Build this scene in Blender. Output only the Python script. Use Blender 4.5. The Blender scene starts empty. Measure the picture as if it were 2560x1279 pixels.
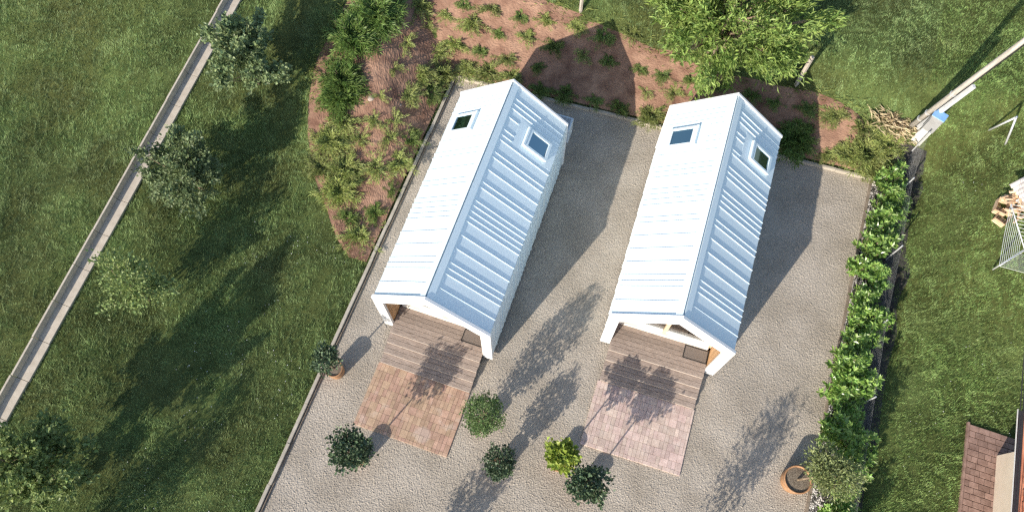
import bpy, math, random
import numpy as np
from mathutils import Vector
R = math.radians
C = bpy.context.scene.collection
rng = np.random.default_rng(7)
random.seed(7)

# ------------------------------------------------------------------ camera, sky, sun, exposure
CAM_H, CAM_F, CAM_T, CAM_R = 19.7239, 1924.9, 0.3796, -0.0031
cam = bpy.data.objects.new('camera', bpy.data.cameras.new('camera'))
C.objects.link(cam)
cam.location = (0, 0, CAM_H)
cam.rotation_mode = 'ZYX'
cam.rotation_euler = (CAM_T, 0, CAM_R)
cam.rotation_mode = 'XYZ'
from mathutils import Matrix
cam.matrix_world = Matrix.Translation((0, 0, CAM_H)) @ Matrix.Rotation(CAM_T, 4, 'X') @ Matrix.Rotation(CAM_R, 4, 'Z')
cam.data.sensor_width = 36
cam.data.lens = 36 * CAM_F / 2560
cam.data.clip_end = 1000
sc = bpy.context.scene
sc.camera = cam
SUN_EL, SUN_AZ = 24.9, 39.6          # shadows run towards azimuth 39.6 deg (clockwise from +Y)
w = bpy.data.worlds.new('World'); sc.world = w; w.use_nodes = True
nt = w.node_tree
sky = nt.nodes.new('ShaderNodeTexSky'); sky.sky_type = 'NISHITA'; sky.sun_disc = False
sky.sun_elevation = R(SUN_EL); sky.sun_rotation = R(SUN_AZ + 180)
bg = nt.nodes['Background']; nt.links.new(sky.outputs[0], bg.inputs[0]); bg.inputs[1].default_value = 0.15
sl = bpy.data.lights.new('sun', 'SUN'); sl.energy = 4.6; sl.angle = R(0.5); sl.color = (1, 0.915, 0.79)
so = bpy.data.objects.new('sun', sl); C.objects.link(so)
_a = R(SUN_AZ)
so.rotation_euler = Vector((math.sin(_a)*math.cos(R(SUN_EL)), math.cos(_a)*math.cos(R(SUN_EL)), -math.sin(R(SUN_EL)))).to_track_quat('-Z', 'Y').to_euler()
sc.view_settings.view_transform = 'Standard'; sc.view_settings.look = 'None'
sc.view_settings.gamma = 1; sc.view_settings.use_curve_mapping = False
sc.view_settings.exposure = 0.55
sc.cycles.max_bounces = 8; sc.cycles.transparent_max_bounces = 12
sc.cycles.filter_width = 1.35
sc.cycles.use_denoising = False

# ------------------------------------------------------------------ helpers
def G(x, y, z=0.0):
    """survey helper: plan position (at height z) of a point read off the drone picture"""
    X = x-1280; Y = 639.5-y
    c, s = math.cos(CAM_R), math.sin(CAM_R)
    u, v = (c*X+s*Y)/CAM_F, (-s*X+c*Y)/CAM_F
    d = np.array([u, v*math.cos(CAM_T)+math.sin(CAM_T), v*math.sin(CAM_T)-math.cos(CAM_T)])
    k = (z-CAM_H)/d[2]
    return np.array([d[0]*k, d[1]*k, z])

def tag(o, label=None, cat=None, group=None, kind=None):
    if label: o['label'] = label
    if cat: o['category'] = cat
    if group: o['group'] = group
    if kind: o['kind'] = kind
    return o

def thing(name, label, cat, loc=(0, 0, 0), rz=0, group=None):
    o = bpy.data.objects.new(name, None); C.objects.link(o)
    o.empty_display_size = .2
    o.location = loc; o.rotation_euler = (0, 0, rz)
    return tag(o, label, cat, group)

class MB:
    def __init__(s): s.v = []; s.f = []
    def add(s, vs, fs):
        b = len(s.v); s.v += [tuple(map(float, p)) for p in vs]; s.f += [tuple(b+i for i in f) for f in fs]; return s
    def hexa(s, p):   # 8 points: bottom 0-3 ccw, top 4-7
        return s.add(p, [(3,2,1,0),(4,5,6,7),(0,1,5,4),(1,2,6,5),(2,3,7,6),(3,0,4,7)])
    def box(s, x0, x1, y0, y1, z0, z1):
        return s.hexa([(x0,y0,z0),(x1,y0,z0),(x1,y1,z0),(x0,y1,z0),(x0,y0,z1),(x1,y0,z1),(x1,y1,z1),(x0,y1,z1)])
    def tube(s, pts, rad, seg=8, cap=True):
        pts = [Vector(p) for p in pts]; n = len(pts)
        if not hasattr(rad, '__len__'): rad = [rad]*n
        vs = []; fs = []; up = None
        for i, p in enumerate(pts):
            t = (pts[min(i+1, n-1)]-pts[max(i-1, 0)]).normalized()
            if up is None: up = Vector((0, 0, 1)) if abs(t.z) < .9 else Vector((1, 0, 0))
            a = t.cross(up).normalized(); b = a.cross(t); up = b
            for k in range(seg):
                q = 2*math.pi*k/seg
                vs.append(p+rad[i]*(math.cos(q)*a+math.sin(q)*b))
        for i in range(n-1):
            for k in range(seg):
                k2 = (k+1) % seg
                fs.append((i*seg+k, i*seg+k2, (i+1)*seg+k2, (i+1)*seg+k))
        if cap:
            fs.append(tuple(range(seg))[::-1]); fs.append(tuple((n-1)*seg+k for k in range(seg)))
        return s.add(vs, fs)
    def lathe(s, prof, seg=32, c=(0, 0)):
        vs = []; fs = []; n = len(prof)
        for r, z in prof:
            for k in range(seg):
                q = 2*math.pi*k/seg; vs.append((c[0]+r*math.cos(q), c[1]+r*math.sin(q), z))
        for i in range(n-1):
            for k in range(seg):
                k2 = (k+1) % seg; fs.append((i*seg+k, i*seg+k2, (i+1)*seg+k2, (i+1)*seg+k))
        return s.add(vs, fs)
    def prism(s, poly, y0, y1):   # poly in (x,z), extruded along y
        n = len(poly)
        vs = [(x, y0, z) for x, z in poly]+[(x, y1, z) for x, z in poly]
        fs = [tuple(range(n)), tuple(range(n, 2*n))[::-1]]
        fs += [(i, i+n, (i+1) % n+n, (i+1) % n) for i in range(n)]
        return s.add(vs, fs)
    def build(s, name, m, parent=None, smooth=False, bevel=0):
        me = bpy.data.meshes.new(name); me.from_pydata(s.v, [], s.f); me.update()
        import bmesh
        bm = bmesh.new(); bm.from_mesh(me); bmesh.ops.recalc_face_normals(bm, faces=bm.faces); bm.to_mesh(me); bm.free()
        if m: me.materials.append(m)
        if smooth: me.polygons.foreach_set('use_smooth', [True]*len(me.polygons))
        o = bpy.data.objects.new(name, me); C.objects.link(o)
        if parent: o.parent = parent
        if bevel:
            b = o.modifiers.new('bevel', 'BEVEL'); b.width = bevel; b.segments = 1; b.limit_method = 'ANGLE'
        return o

def np_mesh(name, V, F, m, parent=None, smooth=False):
    V = np.ascontiguousarray(V, np.float32).reshape(-1, 3); F = np.ascontiguousarray(F, np.int32); n, k = F.shape
    me = bpy.data.meshes.new(name)
    me.vertices.add(len(V)); me.vertices.foreach_set('co', V.ravel())
    me.loops.add(n*k); me.loops.foreach_set('vertex_index', F.ravel())
    me.polygons.add(n)
    me.polygons.foreach_set('loop_start', np.arange(0, n*k, k, dtype=np.int32))
    try: me.polygons.foreach_set('loop_total', np.full(n, k, np.int32))
    except Exception: pass
    me.polygons.foreach_set('use_smooth', np.full(n, smooth))
    me.update(calc_edges=True); me.validate()
    if m: me.materials.append(m)
    o = bpy.data.objects.new(name, me); C.objects.link(o)
    if parent: o.parent = parent
    return o

def copy_tree(o, parent=None):
    c = o.copy(); C.objects.link(c)
    if parent: c.parent = parent
    for ch in list(o.children): copy_tree(ch, c)
    return c

# smooth value noise
_tab = rng.random((256, 256))
def vn(x, y, s):
    x = np.asarray(x)/s+100; y = np.asarray(y)/s+100
    xi = np.floor(x).astype(int); yi = np.floor(y).astype(int); fx = x-xi; fy = y-yi
    fx = fx*fx*(3-2*fx); fy = fy*fy*(3-2*fy)
    g = lambda i, j: _tab[i % 256, j % 256]
    return (g(xi, yi)*(1-fx)+g(xi+1, yi)*fx)*(1-fy)+(g(xi, yi+1)*(1-fx)+g(xi+1, yi+1)*fx)*fy

# ------------------------------------------------------------------ materials
def mat(name, c1, c2, scale=3.0, rough=.8, detail=6, spec=.3, isl=0.0, obj=0.0, bump=0.0, bscale=60, trans=0.0,
        stretch=None, c3=None, metal=0.0, hue=0.0):
    m = bpy.data.materials.new(name); m.use_nodes = True; n = m.node_tree.nodes; l = m.node_tree.links
    p = n['Principled BSDF']; p.inputs['Roughness'].default_value = rough; p.inputs['Specular IOR Level'].default_value = spec
    p.inputs['Metallic'].default_value = metal
    tc = n.new('ShaderNodeTexCoord'); mp = n.new('ShaderNodeMapping')
    l.new(tc.outputs['Object'], mp.inputs[0])
    if stretch: mp.inputs['Scale'].default_value = stretch
    no = n.new('ShaderNodeTexNoise'); no.inputs['Scale'].default_value = scale; no.inputs['Detail'].default_value = detail
    no.inputs['Roughness'].default_value = .62
    l.new(mp.outputs[0], no.inputs['Vector'])
    cr = n.new('ShaderNodeValToRGB'); e = cr.color_ramp.elements
    e[0].position = .32; e[1].position = .68
    e[0].color = (*c1, 1); e[1].color = (*c2, 1)
    if c3:
        q = e.new(.5); q.color = (*c3, 1)
    l.new(no.outputs['Fac'], cr.inputs[0]); col = cr.outputs[0]
    if isl or obj or hue:
        hs = n.new('ShaderNodeHueSaturation'); l.new(col, hs.inputs['Color'])
        val = None
        if isl:
            ge = n.new('ShaderNodeNewGeometry'); r = n.new('ShaderNodeMapRange')
            l.new(ge.outputs['Random Per Island'], r.inputs[0]); r.inputs[3].default_value = 1-isl; r.inputs[4].default_value = 1+isl
            val = r.outputs[0]
            if hue:
                r2 = n.new('ShaderNodeMath'); r2.operation = 'MULTIPLY'; l.new(ge.outputs['Random Per Island'], r2.inputs[0]); r2.inputs[1].default_value = 7.31
                r3 = n.new('ShaderNodeMath'); r3.operation = 'FRACT'; l.new(r2.outputs[0], r3.inputs[0])
                r4 = n.new('ShaderNodeMapRange'); l.new(r3.outputs[0], r4.inputs[0]); r4.inputs[3].default_value = .5-hue; r4.inputs[4].default_value = .5+hue
                l.new(r4.outputs[0], hs.inputs['Hue'])
        if obj:
            oi = n.new('ShaderNodeObjectInfo'); r = n.new('ShaderNodeMapRange')
            l.new(oi.outputs['Random'], r.inputs[0]); r.inputs[3].default_value = 1-obj; r.inputs[4].default_value = 1+obj
            if val:
                mu = n.new('ShaderNodeMath'); mu.operation = 'MULTIPLY'; l.new(val, mu.inputs[0]); l.new(r.outputs[0], mu.inputs[1]); val = mu.outputs[0]
            else: val = r.outputs[0]
        if val: l.new(val, hs.inputs['Value'])
        col = hs.outputs[0]
    l.new(col, p.inputs['Base Color'])
    if bump:
        nb = n.new('ShaderNodeTexNoise'); nb.inputs['Scale'].default_value = bscale; nb.inputs['Detail'].default_value = 4
        l.new(mp.outputs[0], nb.inputs['Vector'])
        b = n.new('ShaderNodeBump'); b.inputs['Strength'].default_value = bump; b.inputs['Distance'].default_value = .02
        l.new(nb.outputs['Fac'], b.inputs['Height']); l.new(b.outputs[0], p.inputs['Normal'])
    if trans:
        tr = n.new('ShaderNodeBsdfTranslucent'); l.new(col, tr.inputs[0])
        mx = n.new('ShaderNodeMixShader'); mx.inputs[0].default_value = trans
        l.new(p.outputs[0], mx.inputs[1]); l.new(tr.outputs[0], mx.inputs[2]); l.new(mx.outputs[0], n['Material Output'].inputs[0])
    return m

def tint(m, scale, a, b, lo=.35, hi=.65, detail=4):
    """broad patches: multiply the surface colour by a slow noise between tints a and b"""
    n = m.node_tree.nodes; l = m.node_tree.links; p = n['Principled BSDF']; src = p.inputs['Base Color'].links[0].from_socket
    tc = n.new('ShaderNodeTexCoord'); no = n.new('ShaderNodeTexNoise'); no.inputs['Scale'].default_value = scale; no.inputs['Detail'].default_value = detail
    l.new(tc.outputs['Object'], no.inputs['Vector'])
    cr = n.new('ShaderNodeValToRGB'); e = cr.color_ramp.elements; e[0].position = lo; e[1].position = hi; e[0].color = (*a, 1); e[1].color = (*b, 1)
    l.new(no.outputs['Fac'], cr.inputs[0])
    mx = n.new('ShaderNodeMix'); mx.data_type = 'RGBA'; mx.blend_type = 'MULTIPLY'; mx.inputs[0].default_value = 1; mx.clamp_result = False
    l.new(src, mx.inputs[6]); l.new(cr.outputs[0], mx.inputs[7]); l.new(mx.outputs[2], p.inputs['Base Color'])
    for t_ in n:
        if t_.type == 'BSDF_TRANSLUCENT': l.new(mx.outputs[2], t_.inputs[0])
    return m

def glass_mat(name, tint=(.75, .78, .76), ior=2.3, gt=(1, 1, 1)):
    m = bpy.data.materials.new(name); m.use_nodes = True; n = m.node_tree.nodes; l = m.node_tree.links
    n.remove(n['Principled BSDF'])
    t = n.new('ShaderNodeBsdfTransparent'); t.inputs[0].default_value = (*tint, 1)
    g = n.new('ShaderNodeBsdfGlossy'); g.inputs['Roughness'].default_value = .02
    f = n.new('ShaderNodeFresnel'); f.inputs[0].default_value = ior; g.inputs[0].default_value = (*gt, 1)
    mx = n.new('ShaderNodeMixShader'); l.new(f.outputs[0], mx.inputs[0]); l.new(t.outputs[0], mx.inputs[1]); l.new(g.outputs[0], mx.inputs[2])
    l.new(mx.outputs[0], n['Material Output'].inputs[0])
    return m

M = {}
M['lawn'] = mat('lawn', (.06, .08, .028), (.12, .155, .055), 1.6, .95, 8, .1, bump=.6, bscale=35)
M['grass'] = mat('grass_blade', (.13, .20, .078), (.265, .37, .16), .9, .6, 8, .3, isl=.45, trans=.25, hue=.02)
tint(M['grass'], .55, (.80, .74, .72), (1.12, 1.14, 1.0)); tint(M['lawn'], .55, (.9, .78, .7), (1.1, 1.1, 1.0))
M['grass_lush'] = mat('lush_grass_blade', (.155, .25, .075), (.30, .43, .16), .9, .6, 8, .35, isl=.42, trans=.28, hue=.02)
tint(M['grass_lush'], .6, (.85, .8, .75), (1.12, 1.12, 1.0))
M['gravel'] = mat('gravel', (.225, .197, .167), (.56, .51, .445), 95, .9, 6, .2, c3=(.38, .34, .288))
tint(M['gravel'], .9, (.84, .82, .79), (1.08, 1.07, 1.06))
M['pebble'] = mat('pebble', (.50, .46, .43), (.68, .65, .62), 9, .85, 3, .2, isl=.25)
M['mulch'] = mat('mulch', (.165, .09, .064), (.345, .215, .152), 2.2, .95, 9, .1, bump=.8, bscale=30)
M['soil'] = mat('soil', (.035, .032, .028), (.085, .08, .074), 4, .95, 8, .1, bump=.8, bscale=25)
M['white'] = mat('sky_tinted_white_metal', (.70, .81, .86), (.735, .835, .875), 1.5, .42, 3, .4)  # blue skylight of the shaded roof slopes mixed into the base colour
M['frame_white'] = mat('white_trim', (.80, .80, .80), (.84, .84, .83), 4, .45, 5, .4)
M['plinth'] = mat('dark_plinth', (.03, .03, .03), (.05, .05, .05), 4)  # near-black: shade of the gap under the raised cabins put into the colour
M['deck'] = mat('deck_wood', (.19, .148, .122), (.38, .31, .265), 6, .75, 8, .25, isl=.16, bump=.25, bscale=14, stretch=(1, 9, 6))
M['riser'] = mat('pale_sunlit_riser_wood', (.33, .275, .235), (.46, .39, .34), 6, .7, 8, .25, stretch=(1, 9, 6))  # paler boards, with the sunlit brightness of the risers put into the colour
M['clad'] = mat('larch_slats', (.42, .24, .115), (.62, .40, .22), 5, .6, 6, .3, isl=.15, stretch=(8, 8, .8))
M['pine'] = mat('pine_timber', (.62, .45, .28), (.78, .62, .44), 4, .5, 6, .3, isl=.06, stretch=(1, 5, 5))
M['sill'] = mat('pale_sill', (.66, .60, .53), (.76, .71, .65), 5, .4, 4, .4)
M['interior'] = mat('interior_ply', (.46, .36, .24), (.58, .47, .33), 3, .6)
M['floor_in'] = mat('interior_floor', (.20, .16, .12), (.30, .25, .19), 4, .5, stretch=(1, 8, 1))
M['fabric'] = mat('grey_fabric', (.22, .22, .2), (.34, .33, .3), 8, .9)
M['glass'] = glass_mat('window_glass')
M['glass_sky'] = glass_mat('skylight_glass', (.5, .6, .62), 3.2, (.55, .82, 1))
M['mat'] = mat('doormat_fibre', (.15, .125, .11), (.25, .215, .19), 60, .95, 6, .1, bump=.8, bscale=120)
M['rubber'] = mat('rubber_border', (.012, .012, .012), (.025, .025, .025), 10, .7)
def brick_mat(name, a, b, spot=None):
    m = mat(name, a, b, 7, .85, 8, .2, isl=.15, bump=.25, bscale=40, hue=.012)
    n = m.node_tree.nodes; l = m.node_tree.links; p = n['Principled BSDF']
    src = p.inputs['Base Color'].links[0].from_socket
    # white lime bloom: random patches, and a round bloom where a planter used to stand
    tc = n.new('ShaderNodeTexCoord'); no = n.new('ShaderNodeTexNoise'); no.inputs['Scale'].default_value = 3.1; no.inputs['Detail'].default_value = 6
    l.new(tc.outputs['Object'], no.inputs['Vector'])
    r = n.new('ShaderNodeMapRange'); l.new(no.outputs['Fac'], r.inputs[0]); r.inputs[1].default_value = .58; r.inputs[2].default_value = .75; r.inputs[4].default_value = .45
    fac = r.outputs[0]
    if spot:
        d = n.new('ShaderNodeVectorMath'); d.operation = 'DISTANCE'; l.new(tc.outputs['Object'], d.inputs[0]); d.inputs[1].default_value = (*spot, 0.05)
        r2 = n.new('ShaderNodeMapRange'); l.new(d.outputs['Value'], r2.inputs[0]); r2.inputs[1].default_value = .17; r2.inputs[2].default_value = .23; r2.inputs[3].default_value = .32; r2.inputs[4].default_value = 0
        ad = n.new('ShaderNodeMath'); ad.operation = 'MAXIMUM'; l.new(fac, ad.inputs[0]); l.new(r2.outputs[0], ad.inputs[1]); fac = ad.outputs[0]
    mx = n.new('ShaderNodeMix'); mx.data_type = 'RGBA'; l.new(fac, mx.inputs[0]); l.new(src, mx.inputs[6]); mx.inputs[7].default_value = (.62, .54, .48, 1)
    l.new(mx.outputs[2], p.inputs['Base Color'])
    return m
M['brick_tan'] = brick_mat('tan_pavers', (.35, .23, .165), (.49, .335, .245), (0.48, -2.42))
M['brick_pink'] = brick_mat('pink_grey_pavers', (.46, .345, .30), (.62, .49, .43))
M['joint'] = mat('paver_joint', (.10, .085, .07), (.16, .14, .12), 20)
M['edging_dark'] = mat('edging_board_wood', (.16, .125, .095), (.30, .25, .20), 4, .85, 7, .2, bump=.4, bscale=20)
M['edging'] = mat('edging_concrete', (.36, .32, .26), (.50, .45, .38), 4, .85, 7, .2, bump=.3)
M['concrete'] = mat('concrete', (.43, .375, .305), (.55, .49, .41), 5, .85, 8, .2, bump=.2, bscale=50)
M['bark'] = mat('bark', (.16, .12, .085), (.32, .25, .18), 12, .9, 6, .1, bump=.5)
M['terracotta'] = mat('planter_wood', (.30, .155, .075), (.46, .26, .14), 5, .7, 6, .3, stretch=(3, 3, 1), bump=.3)
M['potsoil'] = mat('potting_soil', (.10, .075, .055), (.30, .25, .19), 40, .95, 6, .1, bump=.9, bscale=50)
def leaf(name, a, b, isl=.35, trans=.3, rough=.5, spec=.4, obj=.12, hue=.015):
    return mat(name, a, b, 2.2, rough, 4, spec, isl=isl, obj=obj, trans=trans, hue=hue)
M['leaf_bright'] = leaf('leaf_bright', (.205, .315, .075), (.38, .49, .145), trans=.38)
M['leaf_round'] = leaf('leaf_round', (.12, .175, .075), (.29, .36, .175))
M['leaf_round_pale'] = leaf('leaf_round_pale', (.16, .225, .075), (.33, .41, .155))
M['leaf_dark'] = leaf('leaf_dark', (.045, .082, .042), (.12, .17, .09), rough=.48, spec=.4, trans=.15)
M['leaf_bush'] = leaf('leaf_bush', (.085, .15, .05), (.16, .235, .085))
M['leaf_lime'] = leaf('leaf_lime', (.24, .33, .045), (.38, .46, .09), isl=.22)
M['leaf_olive'] = leaf('leaf_olive', (.16, .20, .075), (.32, .36, .16))
M['leaf_laurel'] = leaf('leaf_laurel', (.17, .30, .06), (.36, .52, .14), rough=.3, spec=.55, isl=.38)
M['leaf_bed'] = leaf('leaf_bed', (.26, .32, .09), (.46, .50, .19), isl=.4, obj=.25)
M['leaf_juniper'] = leaf('leaf_juniper', (.12, .205, .05), (.27, .38, .11), isl=.4, obj=.1)
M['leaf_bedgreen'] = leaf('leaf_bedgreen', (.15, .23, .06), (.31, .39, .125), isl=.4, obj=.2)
M['straw'] = leaf('straw', (.58, .47, .30), (.80, .69, .48), trans=.2, isl=.3)
M['flower'] = mat('daisy_petal', (.75, .75, .7), (.82, .82, .78), 5)
M['galv'] = mat('galvanised_steel', (.50, .51, .52), (.66, .67, .68), 8, .45, 5, .5, metal=.3)
M['wire'] = mat('dull_wire', (.22, .23, .23), (.30, .31, .31), 8, .6)
M['aluminium'] = mat('aluminium', (.70, .71, .72), (.80, .80, .80), 8, .4, 4, .5, metal=.2)
M['line'] = mat('plastic_line', (.66, .68, .66), (.74, .75, .73), 8, .6)
M['polewood'] = mat('weathered_pole', (.34, .31, .27), (.54, .50, .45), 3, .9, 7, .2, stretch=(6, 6, .6), bump=.4)
M['postwood'] = mat('post_wood', (.36, .31, .26), (.54, .48, .41), 4, .9, 6, .2, stretch=(5, 5, 1))
M['cabinet'] = mat('grey_cabinet', (.27, .27, .27), (.34, .34, .34), 3, .4, 4, .5)
M['cabinet_base'] = mat('cream_cabinet_base', (.56, .54, .48), (.64, .62, .56), 3, .5)
M['sky_reflection_lid'] = mat('sky_reflection_lid', (.20, .40, .70), (.26, .46, .74), 3, .4)  # blue of the sky reflected on the cabinet top, painted as lid colour
M['foot'] = mat('pale_grey_concrete', (.46, .47, .48), (.58, .59, .60), 5, .8, 7, .2)
M['plaster'] = mat('cream_plaster', (.60, .51, .41), (.68, .59, .49), 2.5, .9, 8, .1, bump=.15)
M['tile'] = mat('terracotta_tile', (.36, .13, .075), (.56, .25, .15), 3, .8, 6, .2, isl=.22, bump=.3)
M['gutter'] = mat('brown_gutter', (.20, .11, .085), (.28, .16, .13), 4, .4, 4, .5)
M['verge'] = mat('white_gutter_edge', (.62, .60, .57), (.72, .70, .66), 4, .4)
M['house_paver'] = mat('house_pavers', (.20, .125, .10), (.34, .225, .185), 6, .85, 8, .2, isl=.18, bump=.3)
M['cable'] = mat('black_cable', (.02, .02, .02), (.03, .03, .03), 4, .5)
M['sheet'] = mat('corrugated_sheet', (.42, .38, .35), (.64, .60, .57), 2.5, .55, 7, .4)
M['log'] = mat('firewood', (.50, .33, .20), (.70, .52, .36), 5, .85, 6, .2, isl=.2)
M['ac'] = mat('shade_tinted_casing', (.52, .58, .64), (.60, .66, .72), 3, .5)  # blue-grey cast of the cabin's shade painted into the casing
M['stone'] = mat('field_stone', (.30, .24, .2), (.46, .38, .33), 6, .9, 6, .2, bump=.5)
M['sheet_moss'] = mat('wet_pavers', (.1, .1, .1), (.2, .2, .2))

# ------------------------------------------------------------------ terrain: a terrace cut into a gentle bank
A0 = G(1140, 195)[:2]; B0 = G(2178, 455)[:2]; C0 = G(640, 1279)[:2]; D0 = G(2012, 1276)[:2]
def outd(x, y, p, q):   # signed distance left of p->q
    d = (q-p)/np.linalg.norm(q-p); return d[0]*(y-p[1])-d[1]*(x-p[0])
def dists(x, y):
    return outd(x, y, A0, B0), outd(x, y, C0, A0), outd(x, y, B0, D0)
def sstep(t):
    t = np.clip(t, 0, 1); return t*t*(3-2*t)
KZ0, KZ1 = .95, .10
K0 = G(592, 0, KZ0)[:2]; K1 = G(25, 1000, KZ1)[:2]; KL = np.linalg.norm(K1-K0); UK = (K1-K0)/KL
NK = np.array([-UK[1], UK[0]]); NK = NK if NK[0] > 0 else -NK
def hgt(x, y):
    x = np.asarray(x, float); y = np.asarray(y, float)
    db, dl, dr = dists(x, y)
    d = np.maximum(np.maximum(db, dl), dr-1.0)
    P = 1.6*sstep((db+6.0)/8.0)+.07
    ramp = .08+.62*np.maximum(d-.05, 0)
    k = .25; h = np.clip(.5+.5*(P-ramp)/k, 0, 1)
    z = P*(1-h)+ramp*h-k*h*(1-h)
    kd = np.abs((x-K0[0])*NK[0]+(y-K0[1])*NK[1]); ks = (x-K0[0])*UK[0]+(y-K0[1])*UK[1]
    kw = 1-sstep((kd-.5)/2.2); z = z*(1-kw)+np.clip(KZ0+(KZ1-KZ0)*ks/KL, .07, 1.6)*kw
    z = np.where(d > .02, np.maximum(z, .05), np.where(np.maximum(np.maximum(db, dl), dr) > .02, .03, 0.0))
    return z
def at(px, py, dz=0.0):
    z = 0.0
    for _ in range(25):
        p = G(px, py, z+dz); z = .5*z+.5*float(hgt(p[0], p[1]))
    return np.array([p[0], p[1], z])
def axis_pts(lo, hi, step, far):
    a = list(np.arange(lo, hi+1e-6, step)); s = step; b = hi
    while b < far: s *= 1.4; b += s; a.append(b)
    s = step; b = lo
    while b > -far: s *= 1.4; b -= s; a.insert(0, b)
    return np.array(a)
def grid_faces(nx, ny):
    i, j = np.meshgrid(np.arange(nx-1), np.arange(ny-1), indexing='ij'); a = (i*ny+j).ravel()
    return np.stack([a, a+ny, a+ny+1, a+1], 1)
def inpoly(x, y, poly):
    poly = np.asarray(poly); c = np.zeros(np.shape(x), bool); j = len(poly)-1
    for i in range(len(poly)):
        xi, yi = poly[i]; xj, yj = poly[j]
        c ^= ((yi > y) != (yj > y)) & (x < (xj-xi)*(y-yi)/(yj-yi+1e-12)+xi); j = i
    return c

xs = axis_pts(-20, 20, .2, 220); ys = axis_pts(-4, 24, .2, 220)
X, Y = np.meshgrid(xs, ys, indexing='ij')
Z = hgt(X, Y)-.012+.03*(vn(X, Y, 1.3)-.5)*(np.maximum(np.maximum(*dists(X, Y)[:2]), dists(X, Y)[2]) > .6)
_in = np.maximum(np.maximum(*dists(X, Y)[:2]), dists(X, Y)[2]) < .15
Z = np.where(_in, -.05, Z)
lawn = np_mesh('lawn', np.stack([X, Y, Z], -1), grid_faces(len(xs), len(ys)), M['lawn'], smooth=True)
tag(lawn, 'green lawn around the gravel terrace', kind='structure')

# gravel terrace: rough stony sheet
uAB = (B0-A0)/np.linalg.norm(B0-A0)
terr = np.array([A0, B0, D0+(D0-B0)*.55, C0+(C0-A0)*.35])
st = .0185
gx = np.arange(-9, 11, st); gy = np.arange(-3.2, 14, st)
X, Y = np.meshgrid(gx, gy, indexing='ij')
jx = rng.uniform(-.35, .35, X.shape)*st; jy = rng.uniform(-.35, .35, X.shape)*st
Zg = .012+rng.uniform(-.0068, .0068, X.shape)+.004*(vn(.8*X+.6*Y, .8*Y-.6*X, .31)-.5)+.009*(rng.random(X.shape) < .05)
keep = inpoly(X, Y, terr)
F = grid_faces(len(gx), len(gy)); kk = keep.ravel()[F].all(1); F = F[kk]
used = np.unique(F); remap = np.zeros(X.size, np.int64); remap[used] = np.arange(len(used))
V = np.stack([X+jx, Y+jy, Zg], -1).reshape(-1, 3)[used]
gravel = np_mesh('gravel_terrace', V, remap[F], M['gravel'])
tag(gravel, 'pale gravel terrace under both cabins', kind='structure')

# red mulch bed on the bank
inner = [(905, 650), (960, 535), (1010, 432), (1060, 330), (1120, 208), (1140, 192), (1225, 213), (1440, 262), (1640, 315), (1800, 354), (1950, 391), (2060, 412), (2160, 440)]
outer = [(872, 640), (845, 600), (812, 520), (785, 430), (770, 330), (774, 240), (792, 150), (835, 70), (875, -10), (960, -60), (1120, -70), (1270, -45), (1375, 5), (1455, 35), (1540, 75), (1640, 125), (1700, 130), (1770, 185), (1860, 195), (1960, 215), (2035, 232), (2095, 255), (2150, 290), (2185, 350)]
def resample(pl, n):
    pl = np.array(pl, float); s = np.r_[0, np.cumsum(np.linalg.norm(np.diff(pl, axis=0), axis=1))]
    t = np.linspace(0, s[-1], n); return np.stack([np.interp(t, s, pl[:, k]) for k in range(2)], 1)
def smooth_pl(p, it=6):
    for _ in range(it): p[1:-1] = .25*p[:-2]+.5*p[1:-1]+.25*p[2:]
    return p
NB, MBd = 420, 110
oi = np.array([at(*q)[:2] for q in outer]); ii = np.array([at(*q)[:2] for q in inner])
# push the inner edge to just behind the edging boards
def push(p):
    db, dl, dr = dists(p[0], p[1]); m = max(db, dl)
    n = np.array([-uAB[1], uAB[0]]) if db >= dl else np.array([-(A0-C0)[1], (A0-C0)[0]])/np.linalg.norm(A0-C0)
    return p+n*(.10-m)
ii = np.array([push(p) for p in ii])
ii = resample(ii, NB); oo = smooth_pl(resample(oi, NB), 10)
t = np.linspace(0, 1, MBd)[None, :, None]
bed = ii[:, None, :]*(1-t)+oo[:, None, :]*t
bx, by = bed[..., 0], bed[..., 1]
edge = np.minimum(1, (1-t[..., 0])*9)
bz = hgt(bx, by)+.03*edge+(.08*(vn(bx*.8+by*.6, by*.8-bx*.6, .75)-.5)+.03*(vn(bx*.4-by*.9, by*.4+bx*.9, .27)-.5)+.018*rng.uniform(-.5, .5, bx.shape))*edge-.01*(1-edge)
# rain rills running down the bank
mb = np_mesh('mulch_bed', np.stack([bx, by, bz], -1), grid_faces(NB, MBd), M['mulch'])
tag(mb, 'bank of red-brown mulch behind and left of the cabins', kind='structure')
bed_poly = np.vstack([ii[::6], oo[::-6]])

# soil strip under hedge and fence, pebble strip
nR = np.array([(D0-B0)[1], -(D0-B0)[0]])/np.linalg.norm(D0-B0); nR = -nR if outd(*(B0+nR), B0, D0) < 0 else nR
uR = (D0-B0)/np.linalg.norm(D0-B0)
strip = []
for i in range(160):
    s = -1.0+i*.1
    wv = 1.05+.3*float(vn(s, 3, .9))
    for k in range(20):
        q = B0+uR*s+nR*(.05+wv*k/19); strip.append([q[0], q[1], float(hgt(q[0], q[1]))+.045*(1-(k/19)**4)+.02*(rng.random()-.5)])
so_ = np_mesh('soil_strip', np.array(strip), grid_faces(160, 20), M['soil'])
tag(so_, 'dark bare soil under the laurel hedge', kind='structure')
n = 9000
s = rng.uniform(-.1, 13.2, n); q = .05+rng.random(n)**1.3*.5
pc = B0+uR*s[:, None]+nR*q[:, None]
octv = np.array([(1, 0, 0), (0, 1, 0), (-1, 0, 0), (0, -1, 0), (0, 0, 1), (0, 0, -1)], float)
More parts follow.
